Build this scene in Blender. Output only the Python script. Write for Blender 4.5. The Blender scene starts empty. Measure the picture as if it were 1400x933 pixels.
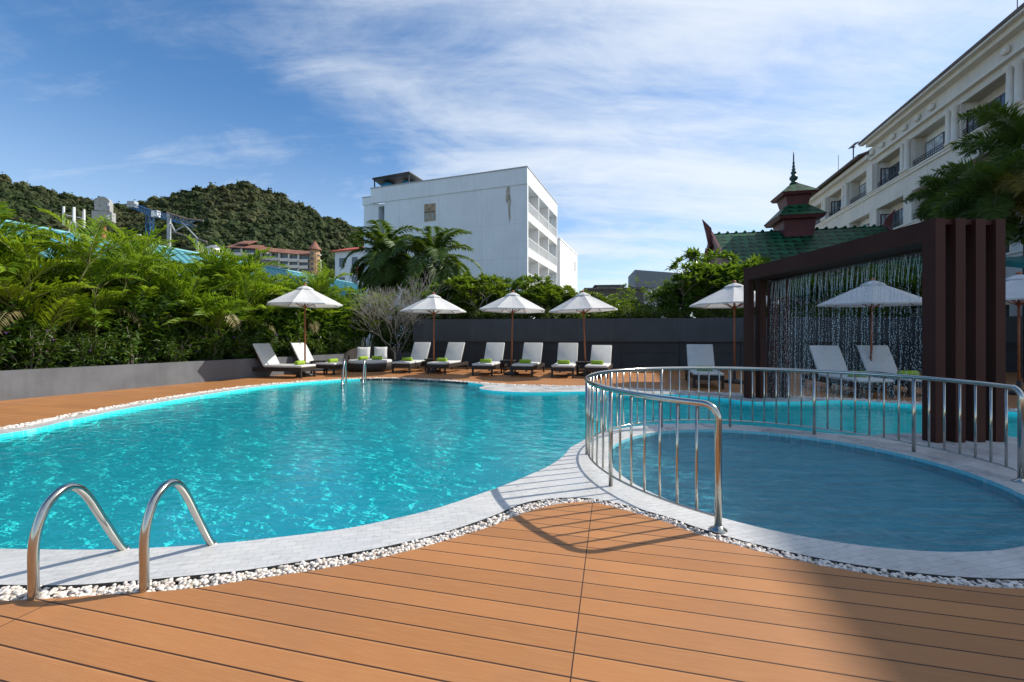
import bpy, math, random
from mathutils import Vector, Matrix, Euler, noise as mnoise
from mathutils.geometry import tessellate_polygon
R = math.radians
random.seed(11)
scene = bpy.context.scene
C = scene.collection
PI = math.pi
F = 581.0; EYE = 1.2; HZ = 460.0

def at(px, py, Y):                      # a point of the survey at depth Y
    return Vector(((px-700)/F*Y, Y, EYE-(py-HZ)/F*Y))
def gp(px, py, z=0.0):                  # a point of the survey on the level z
    Y = F*(EYE-z)/(py-HZ)
    return Vector(((px-700)/F*Y, Y, z))

# ---------------------------------------------------------------- materials
def new_mat(name):
    m = bpy.data.materials.new(name); m.use_nodes = True
    nt = m.node_tree; nt.nodes.clear()
    return m, nt
class NT:
    def __init__(s, nt): s.nt = nt
    def n(s, t, **kw):
        nd = s.nt.nodes.new(t)
        for k, v in kw.items():
            setattr(nd, k, v)
        return nd
    def l(s, a, b): s.nt.links.new(a, b)
    def math(s, op, a, b=None, clamp=False):
        nd = s.n('ShaderNodeMath', operation=op); nd.use_clamp = clamp
        for i, v in enumerate((a, b)):
            if v is None: continue
            if isinstance(v, (int, float)): nd.inputs[i].default_value = v
            else: s.l(v, nd.inputs[i])
        return nd.outputs[0]
    def mix(s, f, a, b, blend='MIX'):
        nd = s.n('ShaderNodeMix', data_type='RGBA', blend_type=blend)
        for i, v in ((0, f), (6, a), (7, b)):
            if isinstance(v, (int, float)): nd.inputs[i].default_value = v
            elif isinstance(v, tuple): nd.inputs[i].default_value = v if len(v) == 4 else v+(1,)
            else: s.l(v, nd.inputs[i])
        return nd.outputs[2]
    def noise(s, vec, scale, detail=3, rough=.55, dist=0.0):
        nd = s.n('ShaderNodeTexNoise'); nd.inputs['Scale'].default_value = scale
        nd.inputs['Detail'].default_value = detail; nd.inputs['Roughness'].default_value = rough
        nd.inputs['Distortion'].default_value = dist
        if vec is not None: s.l(vec, nd.inputs['Vector'])
        return nd.outputs['Fac']
    def ramp(s, f, lo, hi, a=0.0, b=1.0):
        nd = s.n('ShaderNodeMapRange'); nd.interpolation_type = 'SMOOTHSTEP'
        s.l(f, nd.inputs[0])
        for i, v in enumerate((lo, hi, a, b)): nd.inputs[i+1].default_value = v
        return nd.outputs[0]
    def bump(s, h, strength=.3, dist=.01):
        nd = s.n('ShaderNodeBump'); nd.inputs['Strength'].default_value = strength
        nd.inputs['Distance'].default_value = dist
        s.l(h, nd.inputs['Height']); return nd.outputs[0]
    def bsdf(s, col=None, rough=.6, metal=0.0, normal=None, spec=.5):
        nd = s.n('ShaderNodeBsdfPrincipled')
        if isinstance(col, tuple): nd.inputs['Base Color'].default_value = col+(1,)
        elif col is not None: s.l(col, nd.inputs['Base Color'])
        if isinstance(rough, (int, float)): nd.inputs['Roughness'].default_value = rough
        else: s.l(rough, nd.inputs['Roughness'])
        nd.inputs['Metallic'].default_value = metal
        nd.inputs['Specular IOR Level'].default_value = spec
        if normal is not None: s.l(normal, nd.inputs['Normal'])
        return nd
    def out(s, sh):
        o = s.n('ShaderNodeOutputMaterial'); s.l(sh, o.inputs['Surface'])

def mul(c, k): return tuple(min(1, x*k) for x in c)
def M(name, col, rough=.6, metal=0.0, var=.15, scale=4.0, bump=0.0, bscale=60.0, stain=None, spec=.4):
    m, nt = new_mat(name); g = NT(nt)
    tc = g.n('ShaderNodeTexCoord').outputs['Object']
    f = g.noise(tc, scale, 4, .6)
    c = g.mix(g.ramp(f, .3, .7), mul(col, 1-var), mul(col, 1+var))
    if stain:
        sv = g.n('ShaderNodeMapping'); sv.inputs['Scale'].default_value = (3.5, 3.5, .35); g.l(tc, sv.inputs[0])
        sf = g.ramp(g.noise(sv.outputs[0], 1.0, 5, .65), .44, .72, 0, stain[1])
        c = g.mix(sf, c, stain[0])
    nrm = g.bump(g.noise(tc, bscale, 3), bump, .02) if bump else None
    g.out(g.bsdf(c, rough, metal, nrm, spec).outputs[0]); return m
def leaf_mat(name, a, b, c=None, trans=.35, scale=3.0, rough=.45):
    m, nt = new_mat(name); g = NT(nt)
    tc = g.n('ShaderNodeTexCoord').outputs['Object']
    oi = g.n('ShaderNodeObjectInfo').outputs['Random']
    f = g.noise(tc, scale, 5, .75)
    col = g.mix(g.ramp(f, .33, .67), a, b)
    if c: col = g.mix(g.ramp(g.noise(tc, scale*2.7, 4, .8), .56, .72), col, c)
    hs = g.n('ShaderNodeHueSaturation'); g.l(col, hs.inputs['Color'])
    g.l(g.math('ADD', g.math('MULTIPLY', oi, .35), .82), hs.inputs['Value'])
    p = g.bsdf(hs.outputs[0], rough, 0, None, .4)
    t = g.n('ShaderNodeBsdfTranslucent')
    g.l(g.mix(.35, hs.outputs[0], (.35, .5, .02)), t.inputs['Color'])
    mx = g.n('ShaderNodeMixShader'); mx.inputs[0].default_value = trans
    g.l(p.outputs[0], mx.inputs[1]); g.l(t.outputs[0], mx.inputs[2]); g.out(mx.outputs[0]); return m
def cloth_mat(name, col, trans=.3):
    m, nt = new_mat(name); g = NT(nt)
    tc = g.n('ShaderNodeTexCoord').outputs['Object']
    f = g.noise(tc, 3, 4, .6)
    c = g.mix(g.ramp(f, .35, .75), mul(col, .9), col)
    nb = g.bump(g.noise(tc, 9, 3, .6), .25, .03)
    p = g.bsdf(c, .85, 0, nb, .2)
    t = g.n('ShaderNodeBsdfTranslucent'); g.l(c, t.inputs['Color'])
    mx = g.n('ShaderNodeMixShader'); mx.inputs[0].default_value = trans
    g.l(p.outputs[0], mx.inputs[1]); g.l(t.outputs[0], mx.inputs[2]); g.out(mx.outputs[0]); return m

# ---------------------------------------------------------------- mesh builder
class MB:
    def __init__(s): s.v = []; s.f = []
    def add(s, vs, fs):
        o = len(s.v); s.v.extend([tuple(p) for p in vs]); s.f.extend([tuple(i+o for i in f) for f in fs]); return s
    def box(s, c, size, rot=None):
        x, y, z = [d/2 for d in size]
        vs = [Vector((a*x, b*y, d*z)) for d in (-1, 1) for b in (-1, 1) for a in (-1, 1)]
        if rot is not None:
            m = Euler(rot).to_matrix() if not isinstance(rot, Matrix) else rot
            vs = [m @ v for v in vs]
        c = Vector(c)
        return s.add([v+c for v in vs], [(0,2,3,1),(4,5,7,6),(0,1,5,4),(2,6,7,3),(1,3,7,5),(0,4,6,2)])
    def bb(s, x0, x1, y0, y1, z0, z1):
        return s.box(((x0+x1)/2, (y0+y1)/2, (z0+z1)/2), (abs(x1-x0), abs(y1-y0), abs(z1-z0)))
    def rbox(s, c, size, r=.02, rot=None, n=2):     # a box with rounded edges
        x, y, z = [d/2 for d in size]; r = min(r, x*.99, y*.99, z*.99)
        m = Euler(rot).to_matrix() if rot is not None else Matrix.Identity(3)
        # superellipsoid-like : lathe of rounded rects
        rings = []
        prof = []
        for i in range(n+1):
            a = PI/2*i/n; prof.append((1-math.cos(a), math.sin(a)))   # inset grows
        zs = [(-z + r*(1-math.sin(PI/2*i/n)), r*(1-math.cos(PI/2*i/n))) for i in range(n, -1, -1)]
        zs += [(z - r*(1-math.sin(PI/2*i/n)), r*(1-math.cos(PI/2*i/n))) for i in range(0, n+1)]
        vs = []; k = 4*(n+1)
        for zz, ins in zs:
            for q, (sx, sy) in enumerate(((1,1),(-1,1),(-1,-1),(1,-1))):
                for i in range(n+1):
                    a = PI/2*q + PI/2*i/n
                    rr = r-ins+1e-4
                    vs.append(m @ Vector((sx*(x-r)+rr*math.cos(a), sy*(y-r)+rr*math.sin(a), zz)) + Vector(c))
        fs = []
        for i in range(len(zs)-1):
            for j in range(k):
                fs.append((i*k+j, i*k+(j+1) % k, (i+1)*k+(j+1) % k, (i+1)*k+j))
        fs.append(tuple(range(k-1, -1, -1))); fs.append(tuple((len(zs)-1)*k+j for j in range(k)))
        return s.add(vs, fs)
    def tube(s, path, r, n=8, cap=True, closed=False):
        path = [Vector(p) for p in path]; rs = r if isinstance(r, (list, tuple)) else [r]*len(path)
        vs = []; N = len(path); prev = None
        for i, p in enumerate(path):
            if closed: t = path[(i+1) % N]-path[i-1]
            else: t = path[min(i+1, N-1)]-path[max(i-1, 0)]
            if t.length < 1e-9: t = Vector((0, 0, 1))
            t.normalize()
            if prev is None:
                a = Vector((0, 0, 1)) if abs(t.z) < .9 else Vector((1, 0, 0))
                u = t.cross(a).normalized()
            else:
                u = prev-t*prev.dot(t)
                u = u.normalized() if u.length > 1e-6 else t.orthogonal().normalized()
            prev = u; w = t.cross(u)
            for k in range(n):
                a = 2*PI*k/n; vs.append(p+(u*math.cos(a)+w*math.sin(a))*rs[i])
        fs = []
        for i in range(N if closed else N-1):
            j = (i+1) % N
            for k in range(n):
                fs.append((i*n+k, i*n+(k+1) % n, j*n+(k+1) % n, j*n+k))
        if cap and not closed:
            fs.append(tuple(range(n-1, -1, -1))); fs.append(tuple((N-1)*n+k for k in range(n)))
        return s.add(vs, fs)
    def lathe(s, prof, c=(0,0,0), n=16, a0=0.0):
        vs = []; c = Vector(c)
        for r, z in prof:
            for k in range(n):
                a = a0+2*PI*k/n; vs.append(c+Vector((r*math.cos(a), r*math.sin(a), z)))
        fs = []
        for i in range(len(prof)-1):
            for k in range(n):
                fs.append((i*n+k, i*n+(k+1) % n, (i+1)*n+(k+1) % n, (i+1)*n+k))
        fs.append(tuple(range(n-1, -1, -1))); fs.append(tuple((len(prof)-1)*n+k for k in range(n)))
        return s.add(vs, fs)
    def prism(s, pts, off):           # polygon pts extruded by vector off
        n = len(pts); pts = [Vector(p) for p in pts]; off = Vector(off)
        return s.add(pts+[p+off for p in pts], [tuple(range(n-1, -1, -1)), tuple(range(n, 2*n))] +
                     [(i, (i+1) % n, n+(i+1) % n, n+i) for i in range(n)])
    def loops(s, loops, z):           # flat sheet with holes
        vs = [[Vector((p[0], p[1], 0)) for p in L] for L in loops]
        tri = tessellate_polygon(vs); flat = [p for L in vs for p in L]
        pts = [Vector((p.x, p.y, z)) for p in flat]; fs = []
        for a, b, c in tri:
            n = (pts[b]-pts[a]).cross(pts[c]-pts[a])
            if n.length < 1e-9: continue
            fs.append((a, b, c) if n.z > 0 else (a, c, b))
        return s.add(pts, fs)
    def wall(s, L, z0, z1):           # vertical sheet round a closed loop
        n = len(L)
        return s.add([(p[0], p[1], z0) for p in L]+[(p[0], p[1], z1) for p in L],
                     [(i, (i+1) % n, n+(i+1) % n, n+i) for i in range(n)])
    def build(s, name, m, parent=None, smooth=False, loc=None):
        me = bpy.data.meshes.new(name); me.from_pydata(s.v, [], s.f); me.validate(); me.update()
        if smooth: me.polygons.foreach_set('use_smooth', [True]*len(me.polygons))
        o = bpy.data.objects.new(name, me); C.objects.link(o); me.materials.append(m)
        if parent is not None: o.parent = parent
        if loc is not None: o.location = loc
        return o
def tag(o, label, cat, group=None, kind=None):
    o['label'] = label; o['category'] = cat
    if group: o['group'] = group
    if kind: o['kind'] = kind
    return o
def thing(name, label, cat, loc=(0,0,0), rz=0.0, group=None):
    o = bpy.data.objects.new(name, None); C.objects.link(o); o.location = loc; o.rotation_euler = (0, 0, rz)
    o.empty_display_size = .2
    return tag(o, label, cat, group)
KIDS = {}
def dup(root, loc, rz, label, scale=None):
    r = root.copy(); C.objects.link(r); r.location = loc; r.rotation_euler = (0, 0, rz); r['label'] = label
    if scale is not None: r.scale = scale if hasattr(scale, '__len__') else (scale,)*3
    for ch in list(root.children):
        c = ch.copy(); C.objects.link(c); c.parent = r
        for g in list(ch.children):
            d = g.copy(); C.objects.link(d); d.parent = c
    return r
def smooth_path(pts, n=8, closed=False):
    pts = [Vector(p) for p in pts]; N = len(pts); out = []
    for i in range(N if closed else N-1):
        p0 = pts[i-1] if closed or i > 0 else pts[0]; p1 = pts[i]
        p2 = pts[(i+1) % N]; p3 = pts[(i+2) % N] if closed else pts[min(i+2, N-1)]
        for k in range(n):
            t = k/n
            out.append(.5*((2*p1)+(p2-p0)*t+(2*p0-5*p1+4*p2-p3)*t*t+(3*p1-p0-3*p2+p3)*t**3))
    if not closed: out.append(pts[-1])
    return out
ORD = ['first','second','third','fourth','fifth','sixth','seventh','eighth','ninth','tenth','eleventh','twelfth','thirteenth','fourteenth','fifteenth','sixteenth','seventeenth','eighteenth','nineteenth','twentieth']
# ---------------------------------------------------------------- camera, light, sky
cam = bpy.data.cameras.new('camera'); cam.lens = F/1400*36; cam.sensor_width = 36; cam.shift_y = -6.5/1400
cam.clip_end = 5000; cam.clip_start = .05
co = bpy.data.objects.new('camera', cam); C.objects.link(co); co.location = (0, 0, EYE); co.rotation_euler = (PI/2, 0, 0)
scene.camera = co
SUN_AZ, SUN_EL = R(72.0), R(39.9)
sv = Vector((math.sin(SUN_AZ)*math.cos(SUN_EL), math.cos(SUN_AZ)*math.cos(SUN_EL), math.sin(SUN_EL)))
sl = bpy.data.lights.new('sun', 'SUN'); sl.energy = 4.5; sl.angle = R(.53); sl.color = (1, .93, .82)
so = bpy.data.objects.new('sun', sl); C.objects.link(so); so.rotation_euler = (-sv).to_track_quat('-Z', 'Y').to_euler()
w = bpy.data.worlds.new('World'); scene.world = w; w.use_nodes = True
nt = w.node_tree; nt.nodes.clear(); g = NT(nt)
sky = g.n('ShaderNodeTexSky'); sky.sky_type = 'NISHITA'; sky.sun_disc = False
sky.sun_elevation = SUN_EL; sky.sun_rotation = SUN_AZ; sky.air_density = 1.0; sky.dust_density = .3; sky.ozone_density = 3.0
tc = g.n('ShaderNodeTexCoord').outputs['Generated']
sep = g.n('ShaderNodeSeparateXYZ'); g.l(tc, sep.inputs[0])
zz = g.math('MAXIMUM', sep.outputs[2], 0.0)
zd = g.math('ADD', zz, .22)
u = g.math('DIVIDE', sep.outputs[0], zd); v = g.math('DIVIDE', sep.outputs[1], zd)
cb = g.n('ShaderNodeCombineXYZ'); g.l(u, cb.inputs[0]); g.l(v, cb.inputs[1])
mp = g.n('ShaderNodeMapping'); mp.inputs['Rotation'].default_value = (0, 0, R(-33)); mp.inputs['Scale'].default_value = (.62, 1.35, 1)
mp.inputs['Location'].default_value = (1.3, .4, 0); g.l(cb.outputs[0], mp.inputs[0])
n1 = g.noise(mp.outputs[0], 1.15, 9, .60, .55)
n2 = g.noise(mp.outputs[0], 3.6, 8, .66, .9)
mp2 = g.n('ShaderNodeMapping'); mp2.inputs['Rotation'].default_value = (0, 0, R(-20)); mp2.inputs['Scale'].default_value = (.5, 3.2, 1); g.l(cb.outputs[0], mp2.inputs[0])
n3 = g.noise(mp2.outputs[0], 2.0, 8, .65, .5)
# heavier cirrus to the east (the sun's side), thin wisps to the west
az = g.math('DIVIDE', sep.outputs[0], g.math('ADD', g.math('ABSOLUTE', sep.outputs[1]), .25))
veil = g.ramp(az, -.9, .5, -.075, .165)
base = g.math('ADD', g.math('ADD', g.math('MULTIPLY', n1, .62), g.math('MULTIPLY', n2, .25)), g.math('MULTIPLY', n3, .22))
fac = g.ramp(g.math('ADD', base, veil), .46, .83, 0, 1)
low = g.ramp(sep.outputs[2], .0, .46, .46, 0)              # thin milk near the horizon
fac = g.math('MAXIMUM', fac, low)
fac = g.math('MULTIPLY', fac, .88, True)
hsv = g.n('ShaderNodeHueSaturation'); hsv.inputs['Saturation'].default_value = 1.2; hsv.inputs['Value'].default_value = .93; g.l(sky.outputs[0], hsv.inputs['Color'])
cl = g.mix(fac, hsv.outputs[0], (4.75, 5.1, 5.5))
bg = g.n('ShaderNodeBackground'); bg.inputs['Strength'].default_value = .138; g.l(cl, bg.inputs['Color'])
ow = g.n('ShaderNodeOutputWorld'); g.l(bg.outputs[0], ow.inputs[0])
vs = scene.view_settings; vs.view_transform = 'Standard'; vs.look = 'None'; vs.exposure = 0.45; vs.gamma = 1
scene.cycles.max_bounces = 8; scene.cycles.transparent_max_bounces = 24
scene.cycles.diffuse_bounces = 3; scene.cycles.glossy_bounces = 4
scene.cycles.use_denoising = True
scene.cycles.sample_clamp_indirect = 6
# ---------------------------------------------------------------- deck, pool, coping, pebbles
def deck_mat():
    m, nt = new_mat('composite_deck'); g = NT(nt)
    geo = g.n('ShaderNodeTexCoord').outputs['Object']
    mp = g.n('ShaderNodeMapping'); mp.inputs['Rotation'].default_value = (0, 0, R(13.4)); g.l(geo, mp.inputs[0])
    sp = g.n('ShaderNodeSeparateXYZ'); g.l(mp.outputs[0], sp.inputs[0])
    PITCH = .1185
    vv = g.math('ADD', g.math('DIVIDE', sp.outputs[1], PITCH), 50.325)
    uu = g.math('ADD', g.math('DIVIDE', g.math('ADD', sp.outputs[0], .157*.8+.02), 2.32), 20.0)
    row = g.math('FLOOR', vv); colm = g.math('FLOOR', uu)
    fv = g.math('FRACT', vv); fu = g.math('FRACT', uu)
    idv = g.n('ShaderNodeCombineXYZ'); g.l(row, idv.inputs[0]); g.l(colm, idv.inputs[1])
    wn = g.n('ShaderNodeTexWhiteNoise'); wn.noise_dimensions = '2D'; g.l(idv.outputs[0], wn.inputs['Vector'])
    # distance from the joint in v
    dv = g.math('ABSOLUTE', g.math('SUBTRACT', fv, .5))       # .5 at joint
    gap = g.ramp(dv, .464, .472, 0, 1)
    du = g.math('ABSOLUTE', g.math('SUBTRACT', fu, .5))
    gapu = g.ramp(du, .4986, .4992, 0, 1)
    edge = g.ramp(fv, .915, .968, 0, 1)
    gapa = g.math('MAXIMUM', gap, gapu)
    st = g.n('ShaderNodeMapping'); st.inputs['Scale'].default_value = (1.5, 22, 1); g.l(mp.outputs[0], st.inputs[0])
    grain = g.noise(st.outputs[0], 4, 6, .7)
    reed_ = g.math('SINE', g.math('MULTIPLY', fv, 2*PI*14))
    blot = g.noise(geo, 1.3, 4, .6)
    c = g.mix(wn.outputs['Value'], (.315, .132, .043), (.41, .178, .061))
    c = g.mix(g.math('MULTIPLY', g.ramp(grain, .35, .75), .35), c, (.47, .235, .10))
    c = g.mix(g.math('MULTIPLY', g.ramp(blot, .42, .72), .38), c, (.25, .125, .066))
    c = g.mix(g.math('MULTIPLY', g.ramp(reed_, -.2, .9), .16), c, (.20, .09, .042))
    c = g.mix(g.math('MULTIPLY', edge, .45), c, (.50, .26, .11))  # sunlit bevel highlight painted as a lighter band on one side of each board
    c = g.mix(gapa, c, (.050, .021, .010))
    reed = reed_
    h = g.math('ADD', g.math('MULTIPLY', reed, .05), g.math('MULTIPLY', gapa, -1.6))
    h = g.math('SUBTRACT', h, g.math('MULTIPLY', edge, .8))
    h = g.math('ADD', h, g.math('MULTIPLY', grain, .25))
    g.out(g.bsdf(c, .55, 0, g.bump(h, .55, .004), .35).outputs[0]); return m
def coping_mat():
    m, nt = new_mat('pale_stone_mosaic'); g = NT(nt)
    tc = g.n('ShaderNodeTexCoord').outputs['Object']
    mp = g.n('ShaderNodeMapping'); mp.inputs['Rotation'].default_value = (0, 0, R(-14)); g.l(tc, mp.inputs[0])
    br = g.n('ShaderNodeTexBrick'); br.inputs['Scale'].default_value = 1.0
    for k, v in (('Mortar Size', .0022), ('Brick Width', .095), ('Row Height', .046), ('Bias', 0.0), ('Mortar Smooth', .3)): br.inputs[k].default_value = v
    br.inputs['Color1'].default_value = (.54, .54, .53, 1); br.inputs['Color2'].default_value = (.47, .47, .465, 1); br.inputs['Mortar'].default_value = (.36, .36, .36, 1)
    g.l(mp.outputs[0], br.inputs['Vector'])
    mp2 = g.n('ShaderNodeMapping'); mp2.inputs['Scale'].default_value = (1, 2.6, 1); g.l(mp.outputs[0], mp2.inputs[0])
    st = g.ramp(g.noise(mp2.outputs[0], 10, 8, .76), .50, .70, 0, .75)
    c = g.mix(st, br.outputs['Color'], (.27, .28, .29))
    c = g.mix(g.ramp(g.noise(tc, 1.6, 3), .4, .7, 0, .25), c, (.52, .52, .53))
    wet = g.noise(tc, 2.2, 3)
    g.out(g.bsdf(c, g.ramp(wet, .4, .65, .22, .55), 0, g.bump(br.outputs['Fac'], -.25, .004), .5).outputs[0]); return m
def basin_mat(name, a, b, grout):
    m, nt = new_mat(name); g = NT(nt)
    tc = g.n('ShaderNodeTexCoord').outputs['Object']
    br = g.n('ShaderNodeTexBrick'); br.offset = 0
    for k, v in (('Scale', 1.0), ('Mortar Size', .004), ('Brick Width', .1), ('Row Height', .1)): br.inputs[k].default_value = v
    br.inputs['Color1'].default_value = a+(1,); br.inputs['Color2'].default_value = b+(1,); br.inputs['Mortar'].default_value = grout+(1,)
    g.l(tc, br.inputs['Vector'])
    c = g.mix(g.ramp(g.noise(tc, .8, 4, .6), .35, .7, 0, .35), br.outputs['Color'], a)
    g.out(g.bsdf(c, .35, 0, None, .4).outputs[0]); return m
def water_mat(name, tint, lo, caustic_tint, wave=1.0, scale=1.0):
    m, nt = new_mat(name); g = NT(nt)
    tc = g.n('ShaderNodeTexCoord').outputs['Object']
    mp = g.n('ShaderNodeMapping'); mp.inputs['Rotation'].default_value = (0, 0, R(24 if wave < 2 else 5)); mp.inputs['Scale'].default_value = (1, 1.75, 1) if wave < 2 else (.55, 2.6, 1); g.l(tc, mp.inputs[0])
    nz = g.n('ShaderNodeTexNoise'); nz.inputs['Scale'].default_value = 2.2*scale; nz.inputs['Detail'].default_value = 3; g.l(mp.outputs[0], nz.inputs['Vector'])
    dist = g.mix(.16, mp.outputs[0], nz.outputs['Color'], 'LINEAR_LIGHT')
    w1 = g.noise(mp.outputs[0], 5.0*scale, 3, .5, .6); w2 = g.noise(mp.outputs[0], 14.0*scale, 2, .5, .3); w3 = g.noise(mp.outputs[0], 1.3*scale, 2, .5)
    h = g.math('ADD', g.math('ADD', g.math('MULTIPLY', w1, .5), g.math('MULTIPLY', w2, .13)), g.math('MULTIPLY', w3, 1.0))
    nb = g.bump(h, min(1, .42*wave), .055 if wave < 2 else .16)
    # caustic threads of light painted into the surface tint along voronoi cell edges
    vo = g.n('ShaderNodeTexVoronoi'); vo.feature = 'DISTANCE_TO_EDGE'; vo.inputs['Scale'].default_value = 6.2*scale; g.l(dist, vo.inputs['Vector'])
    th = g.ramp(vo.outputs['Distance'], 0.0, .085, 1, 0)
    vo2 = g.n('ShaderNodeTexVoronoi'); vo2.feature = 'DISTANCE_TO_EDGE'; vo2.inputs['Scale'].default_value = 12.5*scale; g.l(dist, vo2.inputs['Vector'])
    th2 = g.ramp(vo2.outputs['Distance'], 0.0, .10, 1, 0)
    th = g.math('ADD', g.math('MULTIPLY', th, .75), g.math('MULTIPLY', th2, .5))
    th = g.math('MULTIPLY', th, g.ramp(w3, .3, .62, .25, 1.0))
    tcol = g.mix(g.math('MULTIPLY', th, caustic_tint), lo, tint)
    tr = g.n('ShaderNodeBsdfTransparent'); g.l(tcol, tr.inputs['Color'])
    gl = g.n('ShaderNodeBsdfGlossy'); gl.inputs['Roughness'].default_value = .03; gl.inputs['Color'].default_value = (1, 1, 1, 1); g.l(nb, gl.inputs['Normal'])
    fr = g.n('ShaderNodeFresnel'); fr.inputs['IOR'].default_value = 1.33 if wave < 2 else 1.45; g.l(nb, fr.inputs['Normal'])
    mx = g.n('ShaderNodeMixShader'); g.l(fr.outputs[0], mx.inputs[0]); g.l(tr.outputs[0], mx.inputs[1]); g.l(gl.outputs[0], mx.inputs[2])
    g.out(mx.outputs[0]); return m
def xy(L): return [Vector((p.x, p.y, 0)) for p in L]
def resample(L, n):
    L = [Vector(p) for p in L]; seg = [(L[(i+1) % len(L)]-L[i]).length for i in range(len(L))]; T = sum(seg); out = []
    i = 0; acc = 0
    for k in range(n):
        d = T*k/n
        while acc+seg[i] < d: acc += seg[i]; i += 1
        out.append(L[i].lerp(L[(i+1) % len(L)], (d-acc)/max(seg[i], 1e-9)))
    return out
KC = Vector((2.48, 3.92, 0)); KR_W, KR_RAIL, KR_OUT = 1.555, 1.765, 1.815
def arc(c, r, a0, a1, n): return [Vector((c.x+r*math.cos(R(a0+(a1-a0)*i/n)), c.y+r*math.sin(R(a0+(a1-a0)*i/n)), 0)) for i in range(n+1)]
ZW = -.04
# near water edge, left to right
near_w = [gp(x, y, ZW) for x, y in ((0,760),(114,761.5),(205,759),(292,753),(350,747.5),(464,733),(528,720),(593,704),(658,682),(700,666),(721,657),(747,645),(768,631),(780,617))]
isl = arc(KC, 1.93, 146, 47, 12)
lobe = [Vector(p) for p in ((4.25,5.12,0),(4.65,5.24,0),(5.7,5.24,0),(6.1,4.95,0),(6.9,4.75,0),(8.3,4.8,0),(8.9,5.3,0),(8.8,6.1,0))]
far_w = [gp(x, y, ZW) for x, y in ((1376,566),(1320,561),(1260,557),(1200,553),(1150,550.5),(1091,552),(1023,552),(985,547),(930,543),(880,540.5),(830,538.5),(793,538),(750,539),(705,538.5),(672,536.5),(655,533),(662,529),(640,525),(600,521.5),(560,519.5),(520,519),(450,522.5),(370,529.5),(300,539.5),(200,557),(100,578),(40,592))]
left_w = [Vector(p) for p in ((-6.35,4.9,0),(-6.2,4.0,0),(-5.5,3.1,0),(-4.5,2.55,0))]
W = smooth_path(xy(near_w), 5)+smooth_path(xy(isl)+lobe+xy(far_w)+left_w+[xy(near_w)[0]], 5)[:-1]
near_g = [gp(x, y) for x, y in ((0,799.5),(97,800),(195,793),(292,784),(350,777.5),(447,761.5),(529,747),(610,727),(675,705),(700,694),(731,684.5),(780,680.5),(829,685))]
near_g = xy(near_g)+arc(KC, KR_OUT, 217, 296, 16)
near_e = [gp(x, y) for x, y in ((0,822),(58,819),(162,812),(260,805),(350,791.5),(447,777),(532,760),(610,739),(675,718.5),(715,702),(747,692.5),(780,687.5),(819,688.5))]
near_e = xy(near_e)+[KC+(p-KC)*((KR_OUT+.085)/KR_OUT) for p in arc(KC, KR_OUT, 217, 296, 16)]
def offs(L, d):
    out = []
    for i, p in enumerate(L):
        t = L[min(i+1, len(L)-1)]-L[max(i-1, 0)]; n = Vector((t.y, -t.x, 0)).normalized(); out.append(p+n*d)
    return out
far_base = xy([gp(x, y) for x, y in ((1376,562),(1320,557),(1260,553.5),(1200,550),(1150,547.5),(1091,544.5),(1023,541),(960,538),(900,535),(840,532),(793,530),(740,529),(690,527.5),(650,524.5),(600,521),(560,519),(520,518),(450,520.5),(370,526.5),(300,535),(200,551.5),(100,571),(40,584))])
far_line = smooth_path([Vector((9.6,6.3,0))]+far_base+[Vector((-6.75,5.0,0)),Vector((-6.65,4.0,0)),Vector((-5.9,2.95,0)),Vector((-4.75,2.3,0))], 4)
far_g = offs(far_line, .12); far_e = offs(far_line, .30)
right_g = [Vector(p) for p in ((4.3,2.5,0),(5.5,2.9,0),(7.5,3.6,0),(9.4,4.4,0),(9.9,5.3,0))]
right_e = [Vector(p) for p in ((4.4,2.4,0),(5.6,2.8,0),(7.6,3.45,0),(9.55,4.25,0),(10.1,5.2,0))]
G = smooth_path(near_g, 4)+right_g+far_g
E = smooth_path(near_e, 4)+right_e+far_e
K = arc(KC, KR_W, 0, 360, 96)[:-1]
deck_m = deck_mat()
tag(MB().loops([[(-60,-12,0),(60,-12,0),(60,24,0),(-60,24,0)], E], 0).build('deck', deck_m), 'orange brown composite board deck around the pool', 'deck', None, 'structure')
tag(MB().wall(E, -.07, 0).build('deck_edge', M('deck_edge_brown', (.30,.15,.08), .7)), 'cut edge of the brown deck above the pebble channel', 'deck edge', None, 'structure')
bed = MB().loops([E, G], -.045)
tag(bed.build('pebble_channel', M('channel_grey', (.25,.24,.23), .9, var=.4, scale=30)), 'narrow channel between deck and pool coping filled with pebbles', 'channel', None, 'structure')
cop = MB().loops([G, W, K], 0.0)
tag(cop.build('pool_coping', coping_mat()), 'pale mosaic stone coping round both pools', 'coping', None, 'structure')
gm = M('dark_channel_rim', (.06,.057,.054), .7)
tag(MB().wall(G, -.06, -.002).build('coping_rim', gm), 'dark rim of the coping facing the pebble channel', 'coping rim', None, 'structure')
bm_ = basin_mat('turquoise_mosaic', (.040,.90,.90), (.060,.95,.94), (.20,.95,.94))
bk_ = basin_mat('kids_pool_mosaic', (.15,.47,.55), (.19,.53,.60), (.32,.56,.61))
b = MB().wall(W, -.17, 0).loops([W], -.17)
tag(b.build('pool_basin', bm_), 'turquoise tiled basin of the large swimming pool', 'pool', None, 'structure')
b = MB().wall(K, -.10, 0).loops([K], -.10)
tag(b.build('kids_pool_basin', bk_), 'blue grey tiled basin of the round kids pool', 'pool', None, 'structure')
wm = water_mat('pool_water', (1.0,1.0,1.0), (.80,.975,.98), .8, .62)
wk = water_mat('kids_pool_water', (.85,.97,1.0), (.62,.86,.92), .5, 2.2, 1.25)
tag(MB().loops([W], ZW).build('pool_water', wm), 'clear turquoise water of the large swimming pool', 'water', None, 'structure')
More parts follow.
